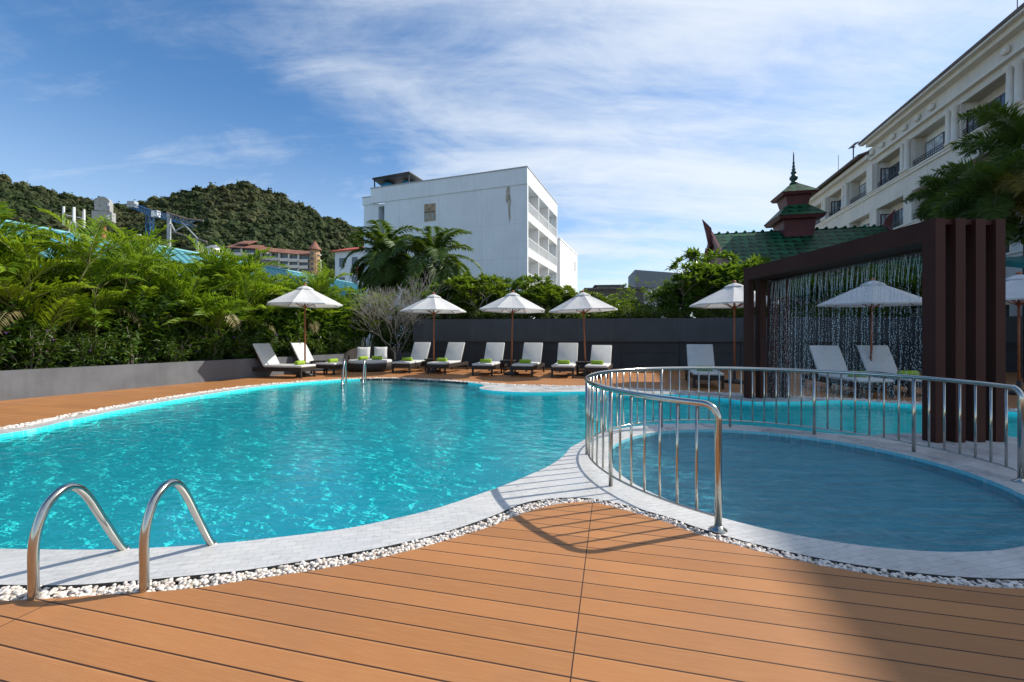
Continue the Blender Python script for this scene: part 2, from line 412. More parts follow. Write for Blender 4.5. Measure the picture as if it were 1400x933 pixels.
tag(MB().loops([K], ZW+.005).build('kids_pool_water', wk), 'shaded blue rippled water of the round kids pool', 'water', None, 'structure')
tag(MB().loops([[(-2500,-400,0),(2500,-400,0),(2500,2800,0),(-2500,2800,0)]], -1.7).build('ground', M('town_ground', (.16,.17,.12), .95, var=.4, scale=.05)), 'flat town ground beyond the hotel garden', 'ground', None, 'structure')

# pebbles: loose white stones, one mass
ico_t = (1+5**.5)/2
IV = [Vector(p).normalized() for p in ((-1,ico_t,0),(1,ico_t,0),(-1,-ico_t,0),(1,-ico_t,0),(0,-1,ico_t),(0,1,ico_t),(0,-1,-ico_t),(0,1,-ico_t),(ico_t,0,-1),(ico_t,0,1),(-ico_t,0,-1),(-ico_t,0,1))]
IF = [(0,11,5),(0,5,1),(0,1,7),(0,7,10),(0,10,11),(1,5,9),(5,11,4),(11,10,2),(10,7,6),(7,1,8),(3,9,4),(3,4,2),(3,2,6),(3,6,8),(3,8,9),(4,9,5),(2,4,11),(6,2,10),(8,6,7),(9,8,1)]
def subdiv(V_, F_):
    V_ = list(V_); cache = {}; out = []
    def mid(a, b_):
        k = (min(a, b_), max(a, b_))
        if k not in cache: cache[k] = len(V_); V_.append(((V_[a]+V_[b_])/2).normalized())
        return cache[k]
    for a, b_, c in F_:
        x, y, z = mid(a, b_), mid(b_, c), mid(c, a); out += [(a,x,z),(b_,y,x),(c,z,y),(x,y,z)]
    return V_, out
IV2, IF2 = subdiv(IV, IF)
def pebble_mat():
    m, nt = new_mat('white_pebbles'); g = NT(nt)
    rp = g.n('ShaderNodeNewGeometry').outputs['Random Per Island']
    cr = g.n('ShaderNodeValToRGB'); g.l(rp, cr.inputs[0])
    e = cr.color_ramp.elements; e[0].color = (.46,.38,.29,1); e[1].color = (.70,.66,.60,1)
    x = cr.color_ramp.elements.new(.25); x.color = (.62,.54,.48,1); x = cr.color_ramp.elements.new(.6); x.color = (.66,.61,.57,1)
    x = cr.color_ramp.elements.new(.12); x.color = (.36,.34,.31,1)
    g.out(g.bsdf(cr.outputs[0], .5, 0, None, .4).outputs[0]); return m
peb = MB()
def pebbles(inner, outer, per_m, r0, lod):
    for i in range(len(inner)-1):
        L = (inner[i+1]-inner[i]).length
        n = per_m*L*((outer[i]-inner[i]).length+.02)
        n = int(n)+(random.random() < n % 1)
        for _ in range(n):
            t, s_ = random.random(), random.random()
            p = inner[i].lerp(inner[i+1], t).lerp(outer[i].lerp(outer[i+1], t), .07+.86*s_)
            r = r0*random.uniform(.6, 1.25); q = Euler((random.uniform(-.5,.5), random.uniform(-.5,.5), random.uniform(0,6.3))).to_matrix()
            sc_ = Vector((r*random.uniform(1,1.5), r, r*random.uniform(.55,.85)))
            V_, F_ = (IV2, IF2) if lod else (IV, IF)
            c = Vector((p.x, p.y, -.040+sc_.z*.8+random.random()*.032))
            peb.add([q @ Vector((v.x*sc_.x, v.y*sc_.y, v.z*sc_.z))+c for v in V_], F_)
ne = smooth_path(near_e, 4); ng = smooth_path(near_g, 4)
# pair the two near edges by arc position
def pair(A, B, n):
    def rs(L):
        seg = [0]
        for i in range(1, len(L)): seg.append(seg[-1]+(L[i]-L[i-1]).length)
        out = []; j = 0
        for k in range(n+1):
            d = seg[-1]*k/n
            while j < len(L)-2 and seg[j+1] < d: j += 1
            out.append(L[j].lerp(L[j+1], (d-seg[j])/max(1e-9, seg[j+1]-seg[j])))
        return out
    A2 = rs(A); B2 = []
    for p in A2:
        best = None
        for i in range(len(B)-1):
            a, b_ = B[i], B[i+1]; t = max(0, min(1, (p-a).dot(b_-a)/max(1e-9, (b_-a).length_squared)))
            q = a.lerp(b_, t)
            if best is None or (q-p).length < (best-p).length: best = q
        B2.append(best)
    return A2, B2
A2, B2 = pair(ng, ne, 160)
pebbles(A2, B2, 8500, .0092, True)
A3, B3 = pair(far_g, far_e, 200)
pebbles(A3, B3, 2300, .021, False)
tag(peb.build('pebbles', pebble_mat(), None, True), 'small white pebbles filling the strip along the coping', 'pebbles', None, 'stuff')
# ---------------------------------------------------------------- rails
steel = M('stainless_steel', (.47,.465,.43), .16, 1.0, var=.06, scale=3, bump=.03, bscale=8)
rail = thing('kids_pool_railing', 'curved stainless steel railing round the kids pool', 'railing', KC)
RH = .775
angs = [227-30.1*i for i in range(9)]
def kp(a, r=KR_RAIL, z=0): return Vector((r*math.cos(R(a)), r*math.sin(R(a)), z))
top = MB()
p = []
for k in range(7):        # bend down into the end post
    t = k/6*PI/2; p.append(kp(angs[0]-(1-math.sin(PI/2-t))*0, z=0))
p = [kp(angs[0], z=.0)]
def bend(a, s):           # from post top upwards and over along the arc
    out = []
    for k in range(8):
        t = PI/2*k/7; out.append(kp(a+s*math.degrees(.09*(1-math.cos(t))/KR_RAIL), z=RH-.09+.09*math.sin(t)))
    return out
path = [kp(angs[0], z=.03)]+bend(angs[0], -1)
a = angs[0]-math.degrees(.09/KR_RAIL)
while a > angs[-1]+4.5: a -= 1.5; path.append(kp(a, z=RH))
path += list(reversed(bend(angs[-1], 1)))+[kp(angs[-1], z=.03)]
top.tube(path, .0215, 14); top.build('top_rail', steel, rail, True)
for e_ in (0, -1):
    MB().lathe([(.052,0),(.052,.007),(.03,.016),(.023,.03)], kp(angs[e_], z=.001), 18).build('base_flange', steel, rail, True)
lo = MB(); lo.tube([kp(angs[0]-1.5*i, z=.085) for i in range(int((angs[0]-angs[-1])/1.5)+1)], .0085, 8); lo.build('bottom_rail', steel, rail, True)
for i in range(1, 8): MB().tube([kp(angs[i], z=.0), kp(angs[i], z=RH)], .0165, 10).build('post', steel, rail, True)
for i in range(8):
    for k in range(1, 7):
        aa = angs[i]-30.1*k/7
        MB().tube([kp(aa, z=.085), kp(aa, z=RH)], .0095, 8).build('baluster', steel, rail, True)

def grab(name, label, loc, rz):
    t = thing(name, label, 'grab rail', loc, rz, 'pool grab rails')
    pts = [(0,0,-.05),(0,0,.1),(0,0,.22),(0,.015,.31),(0,.055,.40),(0,.125,.452),(0,.19,.44),(0,.25,.37),(0,.33,.22),(0,.42,.05),(0,.46,-.01)]
    MB().tube(smooth_path(pts, 6), .0195, 16).build('tube', steel, t, True)
    MB().tube([(0,.452,.0),(0,.468,-.03),(0,.47,-.12)], .024, 14).build('wall_socket', steel, t, True)
    return t
g1 = grab('grab_rail', 'steel pool grab rail at the near edge, the outer one of the near pair', (-2.19,1.945,0), R(0))
g2 = dup(g1, (-1.735,2.005,0), R(0), 'steel pool grab rail at the near edge, the one closer to the round railing')
pA = gp(472, 521); pB = gp(499, 519.5)
g3 = dup(g1, (pA.x, pA.y+.05, 0), PI+R(12), 'far steel grab rail standing in front of the black lounger legs', 1.25)
g4 = dup(g1, (pB.x, pB.y+.05, 0), PI+R(12), 'far steel grab rail standing in front of the round rattan daybed', 1.25)

# ---------------------------------------------------------------- waterfall portal
brown = M('brown_coated_steel', (.050,.0190,.0145), .6, 0, var=.12, scale=2, bump=.05, bscale=3, spec=.15)
PZ = 2.53; prot = R(3.3)
o0 = Vector((4.76, 4.775, 0))
por = thing('waterfall_portal', 'tall dark brown steel portal frame of four fins that drops water', 'water feature', o0, prot)
PL = 3.44; PW = .845; fin = .118; pitch_ = (PW-fin)/3
for i in range(4):
    x0 = i*pitch_
    for y0, d in ((0, .15), (PL, .15)):
        MB().bb(x0, x0+fin, y0, y0+d, 0, PZ).build('post', brown, por)
# beam as closed tray between the posts, and the fin tops carried over
MB().bb(.003, PW-.003, .15, PL, PZ-.24, PZ-.004).build('top_beam', brown, por)
for i in range(3):
    for y0, d in ((.035, .08), (PL+.035, .08)):
        MB().bb(i*pitch_+fin, (i+1)*pitch_, y0, y0+d, PZ-.06, PZ-.003).build('fin_spacer', brown, por)
MB().tube([(PW*.5,.22,PZ-.27),(PW*.5,PL-.02,PZ-.27)], .022, 8).build('water_pipe', M('dark_pipe', (.05,.05,.05), .4), por, True)
# falling water : beads on ~80 strands
def drop_mat():
    m, nt = new_mat('falling_water'); g = NT(nt)
    p_ = g.bsdf((.76,.84,.89), .08, 0, None, .8)
    tr = g.n('ShaderNodeBsdfTranslucent'); tr.inputs['Color'].default_value = (.85,.93,.97,1)
    m1 = g.n('ShaderNodeMixShader'); m1.inputs[0].default_value = .5; g.l(p_.outputs[0], m1.inputs[1]); g.l(tr.outputs[0], m1.inputs[2])
    t2 = g.n('ShaderNodeBsdfTransparent'); m2 = g.n('ShaderNodeMixShader'); m2.inputs[0].default_value = .74
    g.l(t2.outputs[0], m2.inputs[1]); g.l(m1.outputs[0], m2.inputs[2]); g.out(m2.outputs[0]); return m
rw = random.Random(5); drops = MB()
fm = Matrix.Rotation(prot, 3, 'Z')
NS = 100
for s_ in range(NS):
    yy = .26+(PL-.34)*(s_+rw.uniform(-.2,.2))/(NS-1)
    bx = PW*.5+rw.uniform(-.03,.03); z0 = PZ-.27
    vx = rw.uniform(-.16,.06); vy = rw.uniform(-.09,.09)
    zz_ = z0; k = 0
    pts = []
    tt = 0
    # thin stream breaking up
    stream = [(bx+vx*q*.12, yy+vy*q*.12+math.sin(q*2+s_)*.004, z0-q*.11) for q in range(0, 4)]
    drops.tube([fm @ Vector(q) for q in stream], [.0028,.0028,.0026,.0022], 4)
    z_ = z0-.02
    while z_ > .0:
        fall = z0-z_; t_ = math.sqrt(max(fall,0)/4.9)
        x_ = bx+vx*t_*1.2+rw.gauss(0,.002+.006*t_); y_ = yy+vy*t_*1.2+rw.gauss(0,.002+.006*t_)
        r_ = rw.uniform(.0030,.0060); ln = r_*rw.uniform(1.2,3.4)
        c = fm @ Vector((x_, y_, z_))
        drops.add([c+Vector(q) for q in ((r_,0,0),(0,r_,0),(-r_,0,0),(0,-r_,0),(0,0,ln),(0,0,-ln))], [(0,1,4),(1,2,4),(2,3,4),(3,0,4),(1,0,5),(2,1,5),(3,2,5),(0,3,5)])
        z_ -= rw.uniform(.010,.034)*(1+.75*t_)
for _ in range(500):      # splash beads low above the pool
    c = fm @ Vector((PW*.5+rw.gauss(0,.12), rw.uniform(.2,PL), abs(rw.gauss(0,.07))-.03)); r_ = rw.uniform(.002,.004)
    drops.add([c+Vector(q) for q in ((r_,0,0),(0,r_,0),(-r_,0,0),(0,-r_,0),(0,0,r_),(0,0,-r_))], [(0,1,4),(1,2,4),(2,3,4),(3,0,4),(1,0,5),(2,1,5),(3,2,5),(0,3,5)])
tag(drops.build('falling_water', drop_mat(), None, True, o0), 'curtain of falling water drops inside the brown portal', 'falling water', None, 'stuff')

# ---------------------------------------------------------------- loungers
rattan = M('dark_rattan', (.022,.017,.015), .55, 0, var=.4, scale=40, bump=.5, bscale=120)
sling = M('white_sling', (.52,.525,.52), .75, 0, var=.05, scale=5, bump=.15, bscale=160)
def lounger(label, loc, rz, back=60):
    t = thing('sun_lounger', label, 'sun lounger', loc, rz, 'white sun loungers round the pool')
    f = MB(); Wd = .66
    for sx in (-1, 1): f.rbox((sx*(Wd/2-.025), .05, .245), (.05, 1.9, .11), .008)
    f.rbox((0,-.885,.245), (Wd-.1,.05,.11), .008); f.rbox((0,.98,.245), (Wd-.1,.05,.11), .008); f.rbox((0,.3,.245), (Wd-.1,.04,.06), .006)
    f.build('frame', rattan, t, False)
    for sx in (-1, 1):
        for y in (-.87, .965): MB().rbox((sx*(Wd/2-.03), y, .098), (.055,.055,.195), .006).build('leg', rattan, t)
    MB().rbox((0,-.285,.335), (Wd-.01, 1.25, .068), .028).build('seat_cushion', sling, t, True)
    ca, sa = math.cos(R(back)), math.sin(R(back)); ln = .76
    c0 = Vector((0,.33,.325)); mid = c0+Vector((0,ca*ln/2,sa*ln/2))
    MB().rbox(mid, (Wd-.02, ln, .05), .02, (R(back),0,0)).build('back_cushion', sling, t, True)
    nb_ = Vector((0,-sa,ca))
    fb = MB()
    for sx in (-1, 1): fb.rbox(mid-nb_*-.0+Vector((sx*(Wd/2-.03),0,0))+Vector((0,sa,-ca))*.042, (.045, ln-.02, .03), .006, (R(back),0,0))
    for q in (.1, .5, .95): fb.rbox(c0+Vector((0,ca*ln*q,sa*ln*q))+Vector((0,sa,-ca))*.045, (Wd-.12,.04,.028), .005, (R(back),0,0))
    fb.build('back_frame', rattan, t)
    up = c0+Vector((0,ca*ln*.55,sa*ln*.55))+Vector((0,sa,-ca))*.06
    sb_ = MB()
    for sx in (-.22, .22): sb_.tube([up+Vector((sx,0,0)), Vector((sx,.88,.22))], .012, 6)
    sb_.build('back_strut', rattan, t)
    return t
def head(dx, dy): return math.atan2(-dx, dy)      # local +Y is the head
loc0 = lambda x, y: (x, y, 0)
def lounge_at(px0, py0, px1, py1):                # front legs on the deck
    a_, b_ = gp(px0, py0), gp(px1, py1); m_ = (a_+b_)/2; d = (b_-a_); d.normalize(); n_ = Vector((-d.y, d.x, 0))
    return m_, n_
L = []
first = None
specs = [  # x, y of the foot end, heading of the head, label, back angle
 ((-5.93,12.33), (-.974,.227), 'white lounger nearest the grey planter wall, seen from its side', 56),
 ((-5.42,13.45), (-.974,.227), 'white lounger seen from its side, half behind another one and a parasol pole', 55),
 ((-3.62,13.82), (.25,.968), 'white lounger beside the round rattan daybed facing the pool', 60),
 ((-2.38,13.5), (.25,.968), 'white lounger facing the pool, second from the round daybed', 60),
 ((-.93,12.9), (.25,.968), 'white lounger facing the pool with the palest green towel, third from the round daybed', 60),
 ((.31,12.62), (.25,.968), 'white lounger facing the pool, fourth from the round daybed', 60),
 ((1.42,12.25), (.27,.963), 'white lounger facing the pool, fifth from the round daybed', 60),
 ((2.42,12.1), (.27,.963), 'white lounger with a lower backrest partly behind the curved railing', 50),
 ((4.50,9.75), (.30,.954), 'single white lounger standing alone beside the far fins of the brown portal', 61),
 ((7.02,8.25), (.13,.99), 'white lounger behind the falling water, close to the middle of the curtain', 62),
 ((8.18,8.35), (.13,.99), 'white lounger behind the falling water, next to the near post of the portal', 62),
]
seatpos = []
for i, ((fx, fy), (hx, hy), lab, bk) in enumerate(specs):
    c = Vector((fx+hx*.88, fy+hy*.88, 0)); rz = head(hx, hy)+R((1.5,-1.2,.8,-2.1,1.7,-.6,2.2,-1.6,.5,1.9,-1.4)[i])
    if i == 0: first = lounger(lab, c, rz)
    elif bk < 59 and i != 1: lounger(lab, c, rz, bk)
    else: dup(first, c, rz, lab)
    seatpos.append((c, rz))
# rolled green towels
def towel_mat():
    m = M('green_towel', (.25,.38,.03), .95, 0, var=.2, scale=30, bump=.6, bscale=140); return m
tm_ = towel_mat()
def towel(label, loc, rz):
    b = MB(); pts = []
    n = 20
    for k in range(n): pass
    # spiral roll with thickness
    prof = [(0,-.17)]
    b.lathe([(.02,-.172),(.05,-.176),(.062,-.166),(.064,-.1),(.061,0),(.064,.1),(.062,.166),(.05,.176),(.02,.172)], (0,0,0), 18)
    b.tube([(.064,-.165,0.0),(.066,-.05,0.0),(.066,.165,0.0)], .007, 6) if False else None
    b.v = [(z, x, y) for x, y, z in b.v]
    b.bb(-.168,.168,.02,.075,-.063,-.048)
    o = b.build('rolled_towel', tm_, None, True); o.location = loc; o.rotation_euler = (0,0,rz)
    return tag(o, label, 'towel', 'rolled green towels on the loungers')
tw_lab = ['rolled green towel on the lounger nearest the grey planter wall','rolled green towel on the lounger half behind the parasol pole',
 'rolled green towel on the lounger beside the round daybed','rolled green towel on the lounger second from the round daybed','pale lime rolled towel on the lounger third from the round daybed',
 'rolled green towel on the lounger fourth from the round daybed','rolled green towel on the lounger fifth from the round daybed','rolled green towel on the lounger with the lower backrest',
 'rolled green towel on the lounger standing alone by the portal','rolled green towel on the lounger behind the middle of the water curtain','rolled green towel on the lounger next to the near portal post']
for i, (c, rz) in enumerate(seatpos):
    off = Matrix.Rotation(rz, 3, 'Z') @ Vector((-.02, -.42 if i > 1 else -.62, 0))
    towel(tw_lab[i], c+off+Vector((0,0,.428)), rz+(.06,-.1,.04,-.05,.12,-.08,.03,-.11,.05,.12,.02)[i])
# side tables
def side_table(label, loc):
    t = thing('side_table', label, 'side table', loc, R(-12), 'dark rattan side tables')
    MB().rbox((0,0,.40), (.46,.46,.04), .008).build('tabletop', rattan, t)
    MB().rbox((0,0,.345), (.40,.40,.06), .006).build('apron', rattan, t)
    for sx in (-1,1):
        for sy in (-1,1): MB().rbox((sx*.19,sy*.19,.158), (.05,.05,.315), .005).build('leg', rattan, t)
    MB().rbox((0,0,.12), (.34,.34,.025), .005).build('shelf', rattan, t)
    return t
st0 = side_table('low dark rattan table between the two loungers nearest the round daybed', (-2.75,14.75,0))
dup(st0, (-.12,13.95,0), R(-12), 'low dark rattan table at the parasol pole between third and fourth lounger from the daybed')
dup(st0, (2.22,13.15,0), R(-12), 'low dark rattan table next to the lounger with the lower backrest')
dup(st0, (-6.15,13.55,0), R(13), 'low dark rattan table between the two loungers seen from the side')
dup(st0, (7.85,9.2,0), R(-8), 'low dark rattan table behind the falling water')

# ---------------------------------------------------------------- round daybed
db = thing('round_daybed', 'round dark rattan daybed with a curved back and white seat', 'daybed', (-4.98,14.95,0), R(16))
RB = .78
MB().lathe([(RB*.93,0.0),(RB,.05),(RB,.24),(RB*.97,.27)], (0,0,0), 36).build('base', rattan, db, True)
MB().lathe([(RB*.93,.268),(RB*.96,.30),(RB*.95,.36),(RB*.9,.385)], (0,0,0), 36).build('seat_cushion', sling, db, True)
bk = MB(); N = 30
for i in range(N):
    a0, a1 = R(-12+204*i/N), R(-12+204*(i+1)/N)
    def hh(a): return .36+.46*max(0, math.sin(max(0, min(PI, (a+R(12))*180/204))))**.6
    vs_ = []
    for a in (a0, a1):
        for r_, z in ((RB*.99,.22),(RB*1.06,.22),(RB*1.12,hh(a)),(RB*1.04,hh(a)+.01)): vs_.append((r_*math.cos(a), r_*math.sin(a), z))
    bk.add(vs_, [(0,1,5,4),(1,2,6,5),(2,3,7,6),(3,0,4,7)]+([(0,3,2,1)] if i == 0 else [])+([(4,5,6,7)] if i == N-1 else []))
bk.build('curved_back', rattan, db)
def pillow(label, loc, rz):
    b = MB(); n = 10; vs_ = []; s_ = .23
    for side in (1,-1):
        for i in range(n+1):
            for j in range(n+1):
                u_, v_ = i/n*2-1, j/n*2-1
                pin = 1-.10*(u_*u_*v_*v_)**.5*0
                ed = (1-u_**4)*(1-v_**4)
                vs_.append((u_*s_*(1-.07*(1-v_*v_)*u_*u_), side*.075*ed**.6, v_*s_*(1-.07*(1-u_*u_)*v_*v_)))
    k = (n+1)**2; fs_ = []
    for q in range(2):
        for i in range(n):
            for j in range(n):
                a = q*k+i*(n+1)+j; f_ = (a, a+1, a+n+2, a+n+1); fs_.append(f_ if q else f_[::-1])
    b.add(vs_, fs_); o = b.build('pillow', sling, None, True); o.location = loc; o.rotation_euler = (R(-14),0,rz)
    return tag(o, label, 'pillow', 'white pillows on the daybed')
pillow('square white pillow on the round daybed, the one nearer the side-on loungers', (-5.28,15.12,.60), R(14))
pillow('square white pillow on the round daybed, the one nearer the pool-facing loungers', (-4.72,15.28,.60), R(14))
towel('rolled green towel seen end-on upon the round daybed', (-5.12,14.62,.45), R(62))
towel('long rolled green towel lying crosswise on the round daybed', (-4.68,14.75,.45), R(14))

# ---------------------------------------------------------------- parasols
wood = M('reddish_pole_wood', (.26,.085,.035), .45, 0, var=.25, scale=6)
canvas = cloth_mat('white_canvas', (.70,.71,.715), .24)
def parasol(label, loc, H=2.6, D=2.2, rz=0.0, n=8):
    t = thing('parasol', label, 'parasol', loc, rz, 'white parasols round the pool')
    Rr = D/2; dz = .50; c = MB(); vs_ = []; fs_ = []
    rings = 7; per = 4
    for j in range(rings+1):
        q = j/rings
        for k in range(n*per):
            s_ = (k % per)/per; a = 2*PI*k/(n*per)
            chord = math.cos(PI/n)/math.cos(PI/n*(2*s_-1))
            sag = (1-(2*s_-1)**2)
            r_ = (.10+(Rr-.10)*q)*chord*(1-.03*sag*q)
            z = H-.07-dz*(q**1.06)+.0*sag-.035*sag*q*(1-q)*2.2-(.0)
            vs_.append((r_*math.cos(a), r_*math.sin(a), z))
    m_ = n*per
    for j in range(rings):
        for k in range(m_): fs_.append((j*m_+k, (j+1)*m_+k, (j+1)*m_+(k+1) % m_, j*m_+(k+1) % m_))
    # small hem
    o_ = len(vs_)
    for k in range(m_):
        x, y, z = vs_[rings*m_+k]; vs_.append((x*.995, y*.995, z-.035))
    for k in range(m_): fs_.append((rings*m_+k, o_+k, o_+(k+1) % m_, rings*m_+(k+1) % m_))
    c.add(vs_, fs_); cano = c.build('canopy', canvas, t)
    v_ = MB(); vv = []
    for q, (r_, z) in enumerate(((.02,H+.0),(.14,H-.045),(.24,H-.10),(.245,H-.125))):
        for k in range(n): vv.append((r_*math.cos(2*PI*k/n), r_*math.sin(2*PI*k/n), z))
    v_.add(vv, [(j*n+k, (j+1)*n+k, (j+1)*n+(k+1) % n, j*n+(k+1) % n) for j in range(3) for k in range(n)]); v_.build('vent_cap', canvas, cano)
    MB().tube([(0,0,.05),(0,0,H-.08)], .024, 10).build('pole', wood, t, True)
    MB().lathe([(.02,H-.02),(.045,H),(.05,H+.025),(.03,H+.05),(.01,H+.062)], (0,0,0), 12).build('finial', wood, t, True)
    for k in range(n):
        a = 2*PI*k/n; e_ = Vector((math.cos(a), math.sin(a), 0))
        MB().tube([e_*.04+Vector((0,0,H-.13)), e_*(Rr*.97)+Vector((0,0,H-.13-dz*.98+.04))], .011, 5).build('rib', wood, t)
        MB().tube([e_*.035+Vector((0,0,H-.66)), e_*(Rr*.50)+Vector((0,0,H-.13-dz*.50))], .010, 5).build('strut', wood, t)
    MB().lathe([(.04,H-.68),(.045,H-.62),(.03,H-.60)], (0,0,0), 12).build('hub', wood, t, True)
    MB().lathe([(.24,0),(.24,.06),(.10,.09),(.04,.12),(.04,.30)], (0,0,0.002), 20).build('base', M('dark_base', (.03,.03,.03), .5) if 'dark_base' not in bpy.data.materials else bpy.data.materials['dark_base'], t, True)
    return t
def pz(px, Y): return ((px-700)/F*Y, Y, 0)
parasol('white parasol over the two loungers by the planter palms', pz(417,12.75), 2.72, 2.16, R(9))
pp = pp0 = parasol('white parasol before the bare branched bush at the end of the dark wall', pz(593,14.3), 2.62, 2.2, R(14))
dup(pp, pz(699,13.3), R(20), 'white parasol over the third and fourth lounger from the daybed', .985).rotation_euler.y = R(1.3)
dup(pp, pz(801,13.0), R(3), 'white parasol above the lounger with lower backrest, its cream underside showing', .975).rotation_euler.y = R(-2.2)
dup(pp, pz(1004,10.95), R(16), 'white parasol half hidden by the far fins of the brown portal', .985)
dup(pp, pz(1190,9.75), R(5), 'white parasol seen through the falling water', .945).rotation_euler.x = R(1.5)
dup(pp, pz(1393,8.75), R(10), 'white parasol cut by the photo edge beyond the near portal post', .945)
# ---------------------------------------------------------------- garden walls
greyw = M('grey_painted_render', (.118,.126,.142), .7, 0, var=.14, scale=1.5, bump=.1, bscale=30, stain=((.075,.08,.088), .5))
darkw = M('charcoal_render', (.043,.053,.063), .65, 0, var=.12, scale=1.2, bump=.08, bscale=30, stain=((.065,.076,.084), .5))
darkp = M('charcoal_panels', (.025,.031,.038), .55, 0, var=.15, scale=1.5)
soil = M('planter_soil', (.05,.035,.022), .95, 0, var=.4, scale=8)
pw = thing('planter_wall', 'low grey rendered planter wall along the palms', 'planter wall', (0,0,0))
P0, P1 = Vector((-13.6,-1.4,0)), Vector((-5.75,16.45,0))
dP = (P1-P0).normalized(); nP = Vector((-dP.y, dP.x, 0))
b = MB(); b.prism([P0, P1, P1+nP*.2, P0+nP*.2], (0,0,.55)); b.build('wall', greyw, pw)
b = MB(); b.prism([P1+Vector((.01,.0,0)), P1+Vector((2.2,.35,0)), P1+Vector((2.2,.55,0)), P1+nP*.2+Vector((.05,.1,0))], (0,0,.55)); b.build('end_wall', darkw, pw)  # shade on this end is put into its colour by the charcoal material
tag(MB().loops([[P0+nP*.2, P1+nP*.2, P1+Vector((2.2,.5,0)), P1+Vector((2.2,9,0)), P1+nP*9+Vector((0,9,0)), P0+nP*9]], .50).build('planter_soil', soil), 'dark soil in the bed behind the grey planter wall', 'soil', None, 'structure')
bw = thing('garden_wall', 'long charcoal wall with an overhanging planter band behind the loungers', 'wall', (-3.9,16.7,0), math.atan2(-1.35,10.4))
b = MB(); b.bb(0,25,-.0,.7,1.0,1.86); b.build('planter_band', darkw, bw)
b = MB(); b.bb(.05,25,.14,.7,0,1.0); b.build('base_wall', darkp, bw)
b = MB()
for x in (1.9,3.9,5.9,8.0,10.1,12.2): b.bb(x,x+.045,.10,.138,.02,.998)
for x0, x1 in ((0.1,1.9),(1.945,3.9),(3.945,5.9),(5.945,8.0),(8.045,10.1),(10.145,12.2)): b.bb(x0+.01,x1-.01,.115,.137,.60,.64)
b.build('panel_trim', darkp, bw)
bwm = Matrix.Translation((-3.9,16.7,0)) @ Matrix.Rotation(math.atan2(-1.35,10.4), 4, 'Z')
b = MB(); b.add([bwm @ Vector(q) for q in ((.05,.7,1.7),(25,.7,1.7),(25,6,1.7),(.05,6,1.7))], [(0,1,2,3)])
tag(b.build('raised_soil', soil), 'soil of the raised bed behind the charcoal wall', 'soil', None, 'structure')

# ---------------------------------------------------------------- leaves
areca_l = leaf_mat('areca_leaf', (.12,.235,.012), (.27,.36,.018), (.42,.42,.03), .45, 1.6)
areca_d = leaf_mat('areca_leaf_deep', (.08,.185,.012), (.18,.29,.016), (.33,.36,.03), .45, 1.6)
stem_m = M('palm_stem', (.14,.15,.05), .6, 0, var=.3, scale=5)
dry_m = leaf_mat('dry_frond', (.20,.17,.07), (.28,.23,.11), None, .2)
coco_l = leaf_mat('coconut_leaf', (.032,.090,.012), (.075,.145,.018), (.13,.18,.03), .32, 1.0, .5)
mani_l = leaf_mat('plumose_palm_leaf', (.030,.072,.015), (.064,.122,.024), (.12,.15,.035), .32, 1.2)
mani_y = leaf_mat('yellowing_palm_leaf', (.14,.115,.02), (.22,.17,.03), (.08,.10,.02), .25, 2.2)
plum_l = leaf_mat('frangipani_leaf', (.040,.105,.013), (.085,.175,.02), (.18,.22,.02), .36, 1.3, .35)
plum_y = leaf_mat('yellowish_frangipani_leaf', (.07,.135,.015), (.14,.21,.02), (.29,.27,.03), .38, 1.6, .38)
shrub_d = leaf_mat('dark_shrub_leaf', (.030,.075,.012), (.065,.125,.018), (.11,.13,.03), .30, 3)
shrub_y = leaf_mat('yellow_green_shrub_leaf', (.07,.115,.012), (.13,.17,.018), (.045,.08,.012), .35, 3)
bark_m = M('grey_frangipani_bark', (.20,.175,.145), .8, 0, var=.3, scale=8)
bare_m = M('pale_bare_bark', (.29,.27,.235), .8, 0, var=.25, scale=8)
trunk_m = M('palm_trunk', (.16,.14,.11), .85, 0, var=.3, scale=6, bump=.4, bscale=18)
violet = M('violet_petal', (.28,.16,.55), .6, 0, var=.15)

